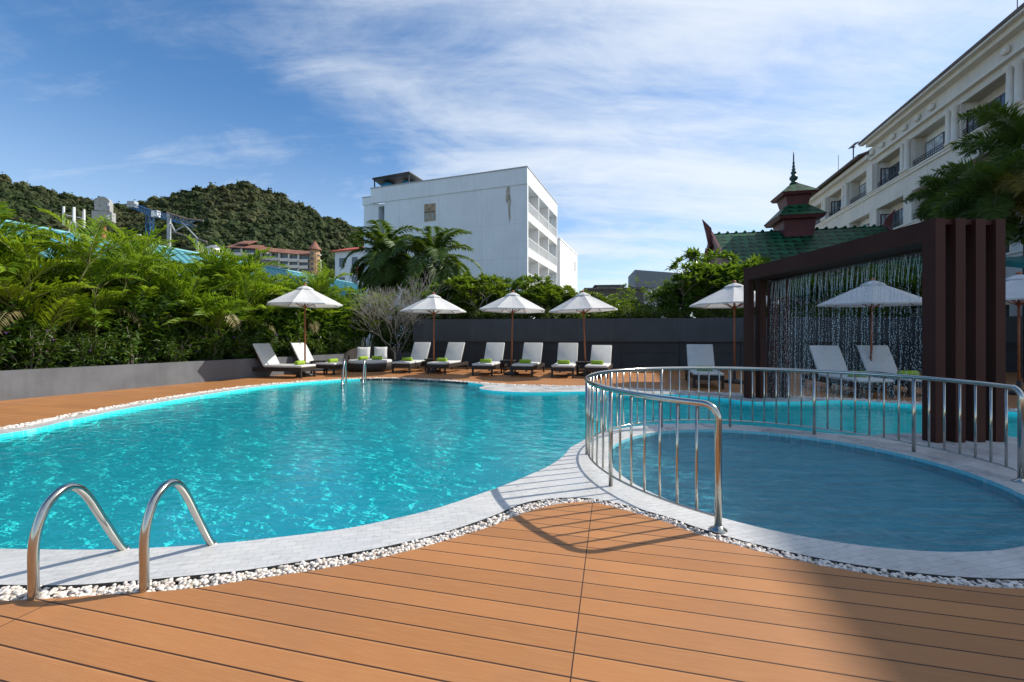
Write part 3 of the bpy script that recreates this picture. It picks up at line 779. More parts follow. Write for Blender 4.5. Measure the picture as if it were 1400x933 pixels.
def leaf(b, p, d, n, ln, wd, droop=.15):            # one folded blade
    s = d.cross(n)
    if s.length < 1e-5: return
    s.normalize(); m_ = p+d*ln*.45; t = p+d*ln-Vector((0,0,ln*droop))
    up = n*wd*.18
    b.add([p, m_+s*wd*.5+up, t, m_-s*wd*.5+up, m_-up*.3], [(0,4,2,1),(0,3,2,4)])
def frond(b, st, p, az, el, ln, rnd, nleaf=26, ll=.34, lw=.035, bend_=1.3, plume=0, sweep=.6, base=.12, vee=.5):
    d = Vector((math.cos(az)*math.cos(el), math.sin(az)*math.cos(el), math.sin(el)))
    pts = [Vector(p)]; N = 10; e = el; tw = rnd.uniform(-.12,.12)
    for k in range(N):
        e -= bend_/N*(.5+1.0*k/N); az += tw/N*2
        pts.append(pts[-1]+Vector((math.cos(az)*math.cos(e), math.sin(az)*math.cos(e), math.sin(e)))*ln/N)
    st.tube(pts, [.011*(1-.85*i/N)+.002 for i in range(N+1)], 4)
    for i in range(nleaf):
        q = base+(1-base)*(i+.5)/nleaf; x = q*N; k = min(int(x), N-1); t = x-k
        c = pts[k].lerp(pts[k+1], t); T = (pts[min(k+2,N)]-pts[k]).normalized()
        S = T.cross(Vector((0,0,1)))
        S = S.normalized() if S.length > .01 else Vector((1,0,0)); U = S.cross(T)
        env = math.sin(PI*min(1, .12+.88*q))**.6 if q < .97 else .5
        env = max(.35, env)
        for sd in ((-1, 1) if not plume else (-1, 1, -1, 1)):
            va = rnd.uniform(-.9,1.2) if plume else vee*rnd.uniform(.55,1.25)
            D = (S*sd*math.cos(va)+U*math.sin(va)+T*sweep*rnd.uniform(.8,1.25)).normalized()
            leaf(b, c, D, (U*math.cos(va)-S*sd*math.sin(va)).normalized(), ll*env*rnd.uniform(.85,1.1), lw*rnd.uniform(.8,1.15), rnd.uniform(.12,.4) if not plume else rnd.uniform(.05,.2))
def areca(seed, label, H=3.3, lm=None, nst=14):
    rnd = random.Random(seed); t = thing('areca_palm', label, 'palm', (0,0,0), 0, 'areca palms behind the grey planter wall')
    b, st, dr = MB(), MB(), MB()
    for s in range(nst):
        a = rnd.uniform(0, 6.28); lean = rnd.uniform(.05,.42); h = H*rnd.uniform(.18,.74)
        p0 = Vector((math.cos(a)*.2, math.sin(a)*.2, -.1)); top = p0+Vector((math.cos(a)*lean*h, math.sin(a)*lean*h, h))
        mid = p0.lerp(top, .5)+Vector((-math.cos(a)*.06*h,-math.sin(a)*.06*h,0))
        st.tube([p0, mid, top], [.03,.026,.02], 6)
        nf = rnd.randint(5,7); a0 = rnd.uniform(0,6.28)
        for k in range(nf):
            az = a0+k*2.4; el = R(rnd.uniform(42,88) if k < nf-1 else 84)
            frond(b, st, top, az, el, rnd.uniform(1.15,1.7), rnd, 18, .54, .062, rnd.uniform(.6,1.5), 0, 1.15, .16, .6)
    for k in range(1 + seed % 2):
        a = rnd.uniform(0,6.28); frond(dr, st, Vector((0,0,H*rnd.uniform(.3,.5))), a, R(30), 1.4, rnd, 22, .34, .03, 1.9, 0, .8, .2, -.2)
    b.build('crown', lm or areca_l, t); st.build('stems', stem_m, t); dr.build('dry_fronds', dry_m, t)
    return t
def along(tv, off, z=.5): p = Vector((-9.5,7.9,0))+Vector((.404,.915,0))*tv+Vector((-.915,.404,0))*off; p.z = z; return p
arec = [areca(101,'',3.4), areca(102,'',3.2,areca_d), areca(103,'',3.5), areca(104,'',3.3,areca_d)]
spots = []
for i in range(10): spots.append((-1.6+i*1.17, 1.35+.35*math.sin(i*2.1), 1.0+.1*math.sin(i*1.7)))
spots.append((10.2, .6, .86)) ; spots.append((10.3, 2.0, .95))
for i in range(7): spots.append((-1.4+i*1.75, 2.75+.3*math.sin(i*1.3), 1.04+.06*math.sin(i*2.3)))
sc_at = lambda tv: .98 if tv < 1 else .86
for i, (tv, off, s_) in enumerate(spots):
    lab = ('areca palm in the front row behind the grey wall, %s from the photo edge' % ORD[i]) if i < 10 else ('areca palm at the end of the planter behind the daybed, nearer the wall', 'areca palm at the end of the planter behind the daybed, farther from the wall')[i-10] if i < 12 else ('areca palm in the rear row near the turquoise roof, %s from the photo edge' % ORD[i-12])
    src = arec[i % 4]; s_ *= (.92 if tv < .2 else .93 if tv < 3.2 else .97 if tv < 6 else .83)*(1 if i < 12 else .97)
    p = along(tv, off); rz = (i*1.9) % 6.28
    if i < 4: src['label'] = lab; src.location = p; src.rotation_euler = (0,0,rz); src.scale = (s_,)*3
    else: dup(src, p, rz, lab, s_)

def bush(seed, label, name='shrub', cat='shrub', rad=.7, H=.9, n=620, ll=.16, lw=.05, lm=None, grp=None, flowers=0, spiky=False):
    rnd = random.Random(seed); t = thing(name, label, cat, (0,0,0), 0, grp)
    b, st = MB(), MB()
    for k in range(26):
        a = rnd.uniform(0,6.28); r_ = rad*rnd.random()**.5; h = H*rnd.uniform(.55,1.05)*(1-.35*(r_/rad)**2)
        q = Vector((math.cos(a)*r_*.8, math.sin(a)*r_*.8, h)); p0 = Vector((math.cos(a)*r_*.25, math.sin(a)*r_*.25, -.05))
        m_ = p0.lerp(q,.5)+Vector((rnd.gauss(0,.05),rnd.gauss(0,.05),.05))
        st.tube([p0,m_,q], [.010,.008,.004], 4)
        for j in range(n//26):
            u_ = rnd.uniform(.15,1.06); c = p0.lerp(q, u_)+Vector((rnd.gauss(0,.07),rnd.gauss(0,.07),rnd.gauss(0,.05)))
            D = Vector((rnd.gauss(0,1)+math.cos(a)*.6, rnd.gauss(0,1)+math.sin(a)*.6, rnd.gauss(.5,.6))).normalized()
            Nn = Vector((rnd.gauss(0,.5),rnd.gauss(0,.5),1)).normalized()
            leaf(b, c, D, Nn, ll*rnd.uniform(.6,1.3), lw*rnd.uniform(.7,1.3), .2)
    b.build('foliage', lm or shrub_d, t); st.build('stems', bark_m, t)
    for k in range(flowers):
        a = rnd.uniform(0,6.28); r_ = rad*rnd.uniform(.6,1.05); c = Vector((math.cos(a)*r_, math.sin(a)*r_, H*rnd.uniform(.35,.95)))
        fl = MB()
        for j in range(5):
            aa = j*1.2566+k; e_ = Vector((math.cos(aa), math.sin(aa), .35)); s2 = Vector((-math.sin(aa), math.cos(aa), 0))
            fl.add([c, c+e_*.03+s2*.02, c+e_*.048, c+e_*.03-s2*.02], [(0,1,2,3)])
        fl.add([c+Vector((0,0,-.03)), c+Vector((.012,0,.01)), c+Vector((-.006,.01,.01)), c+Vector((-.006,-.01,.01))], [(0,1,2),(0,2,3),(0,3,1)])
        fl.build('flower', violet, t)
    return t
grp_l = 'low shrubs along the grey planter wall'
sh = [bush(201,'', 'flowering_shrub','shrub', .68, .85, 900, .17, .05, None, grp_l, 6), bush(202,'', 'flowering_shrub','shrub', .62, .95, 900, .20, .045, None, grp_l, 4), bush(203,'','leafy_shrub','shrub', .7, .9, 950, .15, .06, None, grp_l, 0)]
nlow = 14
for i in range(nlow):
    tv = -2.0+i*.86; lab = ('low violet flowering shrub topping the grey wall, %s in its row' if i % 3 != 2 else 'low dark leafy shrub topping the grey wall, %s in its row') % ORD[i]
    p = along(tv, .62); s_ = 1.0+.12*math.sin(i*2.7)
    if i < 3: sh[i]['label'] = lab; sh[i].location = p
    else: dup(sh[i % 3], p, i*1.3, lab, s_)
grp_h = 'dark hedge shrubs behind the side-on loungers'
hd = bush(211,'', 'hedge_shrub','shrub', .85, 1.5, 1500, .17, .07, shrub_d, grp_h)
for i in range(20):
    lab = 'tall dark hedge shrub under the palms behind the daybed, %s from the planter end' % ORD[i] if i > 4 else 'tall dark hedge shrub under the palms behind the side-on loungers, %s of its row' % ORD[i]
    p = along(2.3+i*.78, 1.1+.25*math.sin(i*3)) if i < 9 else Vector((-5.3+(i-9)*1.05, 17.5, .5)) if i < 11 else along(-2.2+(i-11)*1.25, 2.3)
    if i == 0: hd['label'] = lab; hd.location = p
    else: dup(hd, p, i*.9, lab if i < 11 else 'tall dark shrub filling between the areca rows, %s from the photo edge' % ORD[i-11], (.9+.2*((i*7) % 5)/5)*(1.0 if i < 11 else 1.45))
grp_t = 'yellow green shrubs along the top of the charcoal wall'
ty = bush(221,'', 'hedge_shrub','shrub', .68, .85, 950, .15, .05, shrub_y, grp_t)
for i in range(18):
    lab = 'low yellow green shrub on top of the charcoal wall, %s from the daybed end' % ORD[i]
    p = bwm @ Vector((.45+i*.98, .9+.1*math.sin(i*2), 1.66))
    if i == 0: ty['label'] = lab; ty.location = p
    else: dup(ty, p, i*1.1, lab, (1, 1, .72+.35*((i*5) % 7)/7))

grp_m2 = 'leafy shrubs under the frangipani behind the charcoal wall'
fs0 = bush(231,'', 'leafy_shrub','shrub', .8, 1.5, 1500, .20, .075, plum_y, grp_m2)
fs1 = bush(232,'', 'leafy_shrub','shrub', .9, 2.0, 2000, .21, .08, plum_l, grp_m2)
for i in range(20):
    lx = 1.0+i*1.0 if i < 8 else 8.2+(i-8)*1.15
    lab = 'leafy shrub under the yellowish frangipani above the pool-facing loungers, %s from the daybed' % ORD[i] if i < 8 else 'dense dark shrub behind the brown portal and the wall, %s of that row' % ORD[i-8]
    p = bwm @ Vector((lx, 1.9+.3*math.sin(i*2.3), 1.66)); src = fs0 if i < 8 else fs1
    sc3 = (1.0,1.0,.75+.2*math.sin(i*1.9)) if i < 8 else (1.1,1.1,1.1+.2*math.sin(i*1.9)) if i > 9 else (1,1,.7)
    if i in (0, 8): src['label'] = lab; src.location = p; src.scale = sc3
    else: dup(src, p, i*1.3, lab, sc3)
# ---------------------------------------------------------------- frangipani
def frangi(seed, label, name, cat, H, depth, lm, bm__, leaves=13, spread=.6, ll=.26, lw=.085, grp=None, bare=0.0, thick=.055, trunk=.3, stems=1, rr=(.62,1.05)):
    rnd = random.Random(seed); t = thing(name, label, cat, (0,0,0), 0, grp); b, st = MB(), MB()
    def rec(p, d, ln, r_, k):
        q = p+d*ln+Vector((0,0,.06*ln)); m_ = p.lerp(q,.5)+Vector((rnd.gauss(0,.04),rnd.gauss(0,.04),0))*ln
        st.tube([p,m_,q], [r_,r_*.85,r_*.78], 5 if k < 2 else 6, k == 0)
        if k == 0 or (k <= 2 and not bare and rnd.random() < .16):
            if rnd.random() < bare: return
            a0 = rnd.uniform(0,6.28)
            for j in range(leaves):
                a = a0+j*2.4; el = R(rnd.uniform(-18,62)); D = Vector((math.cos(a)*math.cos(el), math.sin(a)*math.cos(el), math.sin(el)))
                D = (D+d*.35).normalized()
                leaf(b, q-d*.05*rnd.random(), D, (Vector((0,0,1))-D*D.z).normalized() if abs(D.z) < .98 else Vector((1,0,0)), ll*rnd.uniform(.7,1.15), lw*rnd.uniform(.8,1.15), rnd.uniform(.05,.3))
            return
        n = 3 if rnd.random() < .45 else 2; a0 = rnd.uniform(0,6.28); ax = d.orthogonal().normalized()
        for j in range(n):
            a = a0+6.283*j/n+rnd.uniform(-.3,.3); ang = spread*rnd.uniform(.75,1.25)
            o_ = Matrix.Rotation(a, 3, d) @ ax; D = (d*math.cos(ang)+o_*math.sin(ang)); D.z = max(D.z, -.02)+.12; D.normalize()
            rec(q, D, ln*rnd.uniform(*rr), r_*.76, k-1)
    for q in range(stems):
        a = q*6.283/stems+.4; tl = .1 if stems == 1 else rnd.uniform(.25,.75)
        rec(Vector((math.cos(a)*.08*(stems > 1),math.sin(a)*.08*(stems > 1),-.15)), Vector((tl*math.cos(a),tl*math.sin(a),1)).normalized(), H*trunk*(1 if stems == 1 else rnd.uniform(.7,1.2)), thick, depth)
    if lm and b.v: b.build('crown', lm, t)
    st.build('branches' if True else '', bm__, t)
    zt = max(v[2] for v in (b.v+st.v)); t['h0'] = zt
    return t
def place(o, p, top_z, rz):
    s_ = (top_z-p.z)/o['h0']; o.location = p; o.rotation_euler = (0,0,rz); o.scale = (s_,)*3
grp_f = 'frangipani trees behind the charcoal wall'
fr = [frangi(301,'', 'frangipani_tree','tree', 2.6, 5, plum_l, bark_m, 15,   .56, .38, .122, grp_f, 0, .045, .2, 2), frangi(302,'', 'frangipani_tree','tree', 2.6, 5, plum_y, bark_m, 14, .58, .36, .118, grp_f, 0, .045, .2, 2),
      frangi(304,'', 'frangipani_tree','tree', 2.6, 5, plum_l, bark_m, 16, .53, .39, .128, grp_f, 0, .045, .2, 3), frangi(305,'', 'sparse_frangipani_tree','tree', 2.6, 6, plum_y, bark_m, 8, .52, .22, .075, grp_f, .35, .045, .19)]
fsp = [  # px, Y, top px y, source, label
 (610,18.6,372,0,'leafy frangipani just right of the bare branched bush'),(652,18.2,366,1,'yellowish frangipani above the parasol by the bare bush'),
 (690,18.6,372,2,'dense frangipani before the white building, above the gap of two parasols'),(728,18.0,378,1,'yellowish frangipani behind the parasol below the white corner'),
 (768,18.4,384,0,'frangipani below the balconies of the white building'),(800,17.6,392,1,'small yellowish frangipani behind the parasol with cream underside'),
 (632,20.5,378,2,'frangipani in the back row between the bare bush and the white building'),(672,20.8,380,0,'frangipani in the back row under the blank white wall'),(710,20.5,380,2,'frangipani in the back row below the white corner'),(750,20.6,386,0,'frangipani in the back row below the white balconies'),
 (582,20.0,392,2,'frangipani behind the palms, deepest in the shade beside the bare bush'),
 (856,18.4,378,3,'sparse half bare frangipani before the low dark roofs'),(898,18.0,392,3,'sparse frangipani with bare twigs before the grey modern building'),
 (948,17.2,356,0,'frangipani at the outer edge of the big green clump beside the pavilion'),(985,17.4,322,2,'big dense frangipani before the green tiled pavilion'),(1038,17.0,334,0,'dense frangipani behind the far end of the brown portal'),
 (1095,16.6,352,2,'shaded frangipani behind the far half of the water curtain'),(1150,16.4,360,0,'shaded frangipani behind the middle of the water curtain'),(1210,16.2,352,2,'shaded frangipani behind the near half of the water curtain'),(1275,16.0,350,0,'shaded frangipani hidden beyond the near portal post'),
]
used = set()
for i, (px, Y, py, k, lab) in enumerate(fsp):
    p = at(px, HZ, Y); p.z = 1.68 if px > 585 else .5; tz = at(px, py, Y).z
    if k not in used: used.add(k); o = fr[k]; o['label'] = lab
    else: o = dup(fr[k], p, 0, lab)
    place(o, p, tz, i*1.7)
o = frangi(310,'bare frangipani bush with pale leafless branches beside the charcoal wall','bare_bush','bush', 2.8, 6, None, bare_m, 0, .40, .2, .05, None, 1.0, .028, .19, 7, (.74,1.0))
p = at(541, HZ, 17.3); p.z = .5; place(o, p, at(541,362,17.3).z, .4)

grp_b = 'broad leaved shrubs among the areca palms'
bl0 = bush(241,'', 'broadleaf_shrub','shrub', .85, 2.3, 2300, .24, .10, plum_l, grp_b)
for i, (tv, off, s_) in enumerate(((.6,.95,.85),(2.7,1.0,.95),(4.3,.95,1.0),(5.6,1.05,1.1),(6.8,.9,1.1),(7.7,1.1,1.15),(8.6,.9,1.1),(9.4,1.0,1.1))):
    lab = 'leafy broad leaved shrub between the areca palms, %s of its kind from the photo edge' % ORD[i]
    p = along(tv, off)
    if i == 0: bl0['label'] = lab; bl0.location = p; bl0.scale = (s_,)*3
    else: dup(bl0, p, i*1.4, lab, s_)
# ---------------------------------------------------------------- tall palms
def palm(seed, name, label, grp, H, nf, fl, lm, plume, ll, lw, elr, nleaf, bend_, extra=None, lean=(0,0)):
    rnd = random.Random(seed); t = thing(name, label, 'palm', (0,0,0), 0, grp); b, st, tr, yb = MB(), MB(), MB(), MB()
    top = Vector((lean[0], lean[1], H))
    tr.tube(smooth_path([(0,0,-.3),(lean[0]*.2,lean[1]*.2,H*.35),(lean[0]*.6,lean[1]*.6,H*.7),top], 5), [.16-.06*i/15 for i in range(16)], 10)
    for k in range(nf):
        q = k/(nf-1); az = k*2.39996+rnd.uniform(-.2,.2); el = R(elr[1]+(elr[0]-elr[1])*q+rnd.uniform(-8,8))
        tgt = yb if (extra and k in extra) else b
        frond(tgt, st, top+Vector((0,0,.1-.25*q)), az, el, fl*rnd.uniform(.85,1.1), rnd, nleaf, ll, lw, bend_*rnd.uniform(.75,1.2), plume, .55, .14, .25)
    b.build('crown', lm, t); st.build('frond_stalks', stem_m, t); tr.build('trunk', trunk_m, t, True)
    if yb.v: yb.build('yellow_fronds', mani_y, t)
    return t
c1 = palm(401,'coconut_palm','coconut palm with drooping fronds left of the other one, before the white wall','coconut palms before the white building',4.2,36,2.6,coco_l,0,.85,.11,(-55,85),44,1.7)
p = at(528, 352, 23.5); c1.location = (p.x, p.y, p.z-4.2)
c2 = palm(402,'coconut_palm','coconut palm in front of the white building, the one nearer its balconies','coconut palms before the white building',4.0,34,2.65,coco_l,0,.80,.105,(-55,84),42,1.7)
p = at(594, 358, 22.5); c2.location = (p.x, p.y, p.z-4.0)
grp_m = 'bushy fronded palms in front of the hotel'
m1 = palm(411,'foxtail_palm','foxtail palm standing lowest and farthest from the photo edge, before the hotel', grp_m, 4.8, 20, .95, mani_l, 1, .30, .028, (-40,85), 56, 1.5)
p = at(1288, 268, 13.6); m1.location = (p.x, p.y, p.z-4.8)
m2 = palm(412,'foxtail_palm','tall foxtail palm at the photo edge with a few yellowing fronds', grp_m, 6.2, 24, 2.0, mani_l, 1, .55, .040, (-45,85), 74, 1.5, (11,))
p = at(1408, 208, 12.2); m2.location = (p.x, p.y, p.z-6.2)
m3 = palm(413,'foxtail_palm','foxtail palm with yellow fronds right above the near portal post', grp_m, 5.2, 22, 1.5, mani_l, 1, .48, .036, (-55,80), 66, 1.6, (7,10,13,15))
p = at(1362, 268, 11.6); m3.location = (p.x, p.y, p.z-5.2)
# ---------------------------------------------------------------- white building
def base(px, Y): return Vector(((px-700)/F*Y, Y, 0))
white = M('white_paint', (.64,.70,.76), .7, 0, var=.05, scale=.4, stain=((.54,.58,.62), .35))
white2 = M('white_trim', (.76,.77,.78), .65, 0, var=.04, scale=1)
glass = M('dark_glass', (.03,.045,.055), .06, 0, var=.2, scale=.7, spec=.8)
tealg = M('teal_glass', (.03,.16,.19), .1, 0, var=.2, scale=1, spec=.8)
dirt = M('rust_stain', (.30,.24,.17), .9, 0, var=.35, scale=3)
curt_w = M('curtained_glass', (.50,.54,.56), .2, 0, var=.2, scale=3)
dkmetal = M('dark_metal', (.04,.04,.045), .5, .3, var=.2)
GZ = -1.7
wb = thing('white_building', 'white four storey building with stacked balconies and a blank side wall', 'building', (1.45,40,0), R(-19.6))
TOP = 17.1; PAR = 15.55; LX = -18.9
b = MB()
b.bb(LX+2.9, -.005, 0, .3, GZ, PAR)                 # side wall, right of the notch
b.bb(LX, LX+1.6, .3, .6, GZ, PAR); b.bb(LX, LX+.3, .6, 11.9, GZ, PAR); b.bb(LX+1.6, LX+1.9, .3, 2.2, GZ, PAR)
b.bb(LX+1.9, LX+2.9, 1.9, 2.2, GZ, PAR); b.bb(LX+2.9, LX+3.2, .3, 2.2, GZ, PAR)
b.bb(LX+3.3, -.3, 11.6, 11.9, GZ, PAR)
b.bb(-1.9, -.002, .302, 11.898, PAR-.01, PAR+.2)
b.bb(LX+.3, -1.6, .35, 11.55, PAR-.3, PAR-.05)       # roof slab
for z in (12.2,8.8,5.4,2.0): b.bb(LX+.35, -1.65, .62, 11.5, z-.15, z)
b.build('wall', white, wb)
b = MB(); b.bb(LX+1.2, 0, -.08, .2, PAR, TOP); b.bb(LX-.1, LX+1.2, .2, .5, PAR, TOP-.75); b.bb(LX-.1,LX+.2,.5,12,PAR,TOP-.75); b.bb(-.3, .004, .2, 12, PAR, TOP); b.bb(LX+.2,-.3,11.7,12,PAR,TOP); b.build('parapet', white, wb)
b = MB(); b.bb(LX+1.15, .05, -.13, .26, TOP, TOP+.10); b.bb(-.36, .05, .26, 12.05, TOP, TOP+.10); b.bb(LX-.15, LX+1.15, .15, .55, TOP-.75, TOP-.67); b.build('coping', M('parapet_cap', (.36,.38,.40), .7), wb)
# balcony side (local x = 0)
lev = [12.2, 8.83, 5.46, 2.09, -1.28]
for i, z in enumerate(lev[:4]):
    b = MB(); b.bb(-1.6, 0, .302, 11.9, z-.02, z+.72); b.build('balcony_slab', white2, wb)
yc = [.0, 4.0, 8.0, 11.9]
for i in range(4):
    z0 = (lev[i]+.72) if True else 0; z1 = PAR if i == 0 else lev[i-1]-.02
    for k, y in enumerate(yc):
        w_ = .16; y0 = y if k == 0 else y-w_
        b = MB(); b.bb(-1.6 if k in (0,3) else -1.6, -.002 if k else -.001, y0+.001, y0+w_, z0, z1); b.build('party_wall', white2, wb)
    MB().bb(-1.85, -1.62, .17, 11.7, z0, z1).build('recess_wall', white2, wb)
    for k in range(3):
        y0, y1 = yc[k]+.16, yc[k+1]-.16
        ra = MB(); ra.bb(-.06,-.02,y0,y1,z0+.98,z0+1.03); ra.bb(-.055,-.025,y0,y1,z0+.06,z0+.09)
        n = 22
        for q in range(1, n): ra.bb(-.05,-.03,y0+(y1-y0)*q/n-.012,y0+(y1-y0)*q/n+.012,z0+.09,z0+.98)
        ra.build('balcony_railing', white2, wb)
        wf = MB(); wf.bb(-1.615,-1.58,y0+.5,y1-.5,z0+.02,z0+2.2); wo = wf.build('balcony_door', M('door_frame_grey', (.35,.37,.38), .5) if 'door_frame_grey' not in bpy.data.materials else bpy.data.materials['door_frame_grey'], wb)
        pn = MB(); pn.bb(-1.575,-1.565,y0+.6,(y0+y1)/2-.05,z0+.1,z0+2.1); pn.bb(-1.575,-1.565,(y0+y1)/2+.05,y1-.6,z0+.1,z0+2.1); pn.build('pane', curt_w, wo)
# side features
def win(parent, x0, x1, z0, z1, y, pm):
    f_ = MB(); f_.bb(x0,x1,y-.05,y-.001,z0,z1); o = f_.build('window', pm, parent); return o
w1 = win(wb, -11.1,-9.8,13.0,14.75,0,dirt); MB().bb(-11.05,-9.85,-.075,-.055,13.86,13.93).build('shade', dkmetal, w1)
bl = MB(); bl.bb(-11.0,-10.6,-.07,-.053,13.1,13.8); bl.bb(-10.3,-9.9,-.07,-.053,13.1,13.8); bl.build('pane', M('dull_glass', (.25,.28,.27), .4), w1)
w2 = win(wb, -10.9,-9.7,9.6,11.4,0,dirt); MB().bb(-10.8,-10.4,-.07,-.053,9.7,10.9).build('pane', bpy.data.materials['dull_glass'], w2)
w3 = MB(); w3.bb(LX+1.95, LX+2.85, 1.86, 1.899, 11.4, 14.2); w3.build('window', tealg, wb)
nr = MB(); nr.bb(LX+1.6,LX+2.9,.34,.38,12.0,12.05); nr.bb(LX+1.6,LX+2.9,.34,.38,11.0,11.05)
for q in range(7): nr.bb(LX+1.62+q*.2, LX+1.65+q*.2, .345,.375,11.05,12.0)
nr.build('balcony_railing', dkmetal, wb)
st_ = MB()
pts = [(-2.05,15.5),(-1.75,15.5),(-1.7,14.6),(-1.6,14.1),(-1.72,13.4),(-1.66,12.5),(-1.82,12.0),(-1.9,12.8),(-1.95,13.8),(-2.2,14.2),(-2.15,14.9)]
st_.prism([(x,-.004,z) for x,z in pts], (0,.003,0)); st_.build('stain', M('wall_stain', (.36,.33,.30), .9, var=.4, scale=3), wb)
gr = MB()
for x in (-14.2,-9.4,-4.7): gr.bb(x,x+.03,-.006,-.001,GZ,PAR-.01)
for z in (11.9,8.6,5.2): gr.bb(LX+2.95,-.02,-.006,-.001,z,z+.03)
gr.build('wall_joint', M('joint_grey', (.52,.55,.58), .8), wb)
# roof shelter with tanks
rs = thing('rooftop_shelter', 'dark lean-to roof on thin posts above blue tanks on the white building', 'roof shelter', (1.45,40,0), R(-19.6))
sh_ = MB(); zt = TOP+1.5
sh_.add([(LX+.6,.9,zt),(LX+5.4,.9,zt+.12),(LX+6.1,5.2,zt-.35),(LX+.4,5.2,zt-.5),(LX+.6,.9,zt+.1),(LX+5.4,.9,zt+.22),(LX+6.1,5.2,zt-.25),(LX+.4,5.2,zt-.4)], [(0,1,2,3),(4,7,6,5),(0,4,5,1),(1,5,6,2),(2,6,7,3),(3,7,4,0)])
sh_.build('roof', M('dark_roof_sheet', (.06,.055,.05), .6), rs)
for x, y, z in ((LX+.8,1.1,zt),(LX+5.2,1.1,zt+.1),(LX+.6,4.9,zt-.45),(LX+5.6,4.9,zt-.35)): MB().bb(x-.05,x+.05,y-.05,y+.05,PAR-.05,z).build('post', dkmetal, rs)
MB().bb(LX+.7,LX+5.3,1.0,1.08,zt-.16,zt-.03).build('beam', dkmetal, rs)
tank_m = M('blue_tank', (.02,.17,.30), .5)
for i, (x, y) in enumerate(((LX+1.9,2.2),(LX+4.3,2.5))):
    b = MB(); b.lathe([(.80,0),(.86,.1),(.86,.5),(.89,.55),(.86,.6),(.86,1.0),(.89,1.05),(.86,1.1),(.86,1.6),(.7,1.85),(.25,2.0),(.25,2.08)], (0,0,0), 24)
    wp = Matrix.Translation((1.45,40,0)) @ Matrix.Rotation(R(-19.6),4,'Z') @ Vector((x,y,PAR+.85))
    o = b.build('water_tank', tank_m, None, True); o.location = wp
    tag(o, ('blue water tank under the rooftop shelter, at the open outer end','blue water tank under the rooftop shelter, nearer the tall parapet')[i], 'water tank', 'rooftop water tanks')
# annex behind
an = thing('white_annex', 'lower plain white block behind the balcony building', 'building', (1.45,40,0), R(-19.6))
MB().bb(-9,-.0,13.4,24.6,GZ,13.2).build('wall', white2, an)
MB().bb(-9.05,.06,13.35,24.65,13.2,13.4).build('coping', white2, an)
b = MB(); b.bb(.0,.03,22.6,23.0,10.6,12.0); b.build('window', dkmetal, an)
b = MB(); b.bb(-2.3,-.5,12.15,13.3,GZ,15.2); b.build('stair_shaft', M('grey_shaft', (.42,.46,.50), .5), an)

# ---------------------------------------------------------------- hotel
HA = math.atan2(162, F); HD = 17.0
u_ = Vector((math.sin(HA), math.cos(HA), 0)); n_ = Vector((math.cos(HA), -math.sin(HA), 0))
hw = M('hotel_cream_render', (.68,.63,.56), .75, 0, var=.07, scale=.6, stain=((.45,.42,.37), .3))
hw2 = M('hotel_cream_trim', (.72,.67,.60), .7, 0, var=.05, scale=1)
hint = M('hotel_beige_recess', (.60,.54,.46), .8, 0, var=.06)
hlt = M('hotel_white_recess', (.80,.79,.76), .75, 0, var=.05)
hroof = M('hotel_roof_brown', (.13,.10,.085), .7, 0, var=.25, scale=2)
fram = M('maroon_frame', (.05,.012,.02), .45)
curt = M('curtain_glass', (.45,.49,.52), .2, 0, var=.35, scale=5, spec=.7)
blk = M('black_rail', (.02,.018,.02), .4, .4)
ho = thing('hotel', 'cream four storey hotel with recessed balconies, paired columns and a brown roof edge', 'hotel', n_*HD, math.atan2(-u_.y, -u_.x))
def sY(Y): return (Y+HD*math.sin(HA))/math.cos(HA)
mods = [(7.9,10.9),(11.9,14.9),(15.9,18.9),(19.8,22.7),(23.6,26.7),(27.5,30.5),(31.4,34.3),(35.1,38.0),(38.9,41.6)]
ops = [(sY(a), sY(c)) for a, c in mods]; s0, s1 = sY(3.0), sY(42.6); step = sY(31.0)
floors = [(11.72,13.62),(8.42,10.32),(5.12,7.02),(1.82,3.72)]
DEP = .75; TH = .2
wallb = MB()
def hb(b, sa, sb, y0, y1, z0, z1): return b.bb(-sb, -sa, y0, y1, z0, z1)
# horizontal bands
zs = [GZ]+[z for f_ in reversed(floors) for z in f_]+[15.0]
for i in range(0, len(zs), 2): hb(wallb, s0, s1, 0, TH, zs[i], zs[i+1])
for z0, z1 in floors:
    prev = s0
    for a, c in ops: hb(wallb, prev, a, 0, TH, z0, z1); prev = c
    hb(wallb, prev, s1, 0, TH, z0, z1)
hb(wallb, s1-.3, s1, TH, 9, GZ, 15.0)
hb(wallb, s0, s1-.3, DEP+.32, DEP+.6, GZ, 15.0)
wallb.build('wall', hw, ho)
for z0, z1 in floors:
    for i, (a, c) in enumerate(ops):
        A = (i % 2 == 1)                 # bay with a side window on the far cheek
        rec = MB(); wr = MB()
        hb(wr if A else rec, c+.001, c+.2, TH+.001, DEP+.3, z0-.2, z1+.2)     # far cheek
        hb(rec, a-.2, a-.001, TH+.001, DEP+.3, z0-.2, z1+.2)                  # near cheek
        hb(rec if A else wr, a, c, DEP, DEP+.31, z0-.2, z1+.2)                # back
        hb(rec, a, c, TH+.001, DEP-.001, z1+.02, z1+.2); hb(rec, a, c, TH+.001, DEP-.001, z0-.2, z0-.02)
        rec.build('balcony_recess', hint, ho); wr.build('white_bay_wall', hlt, ho)
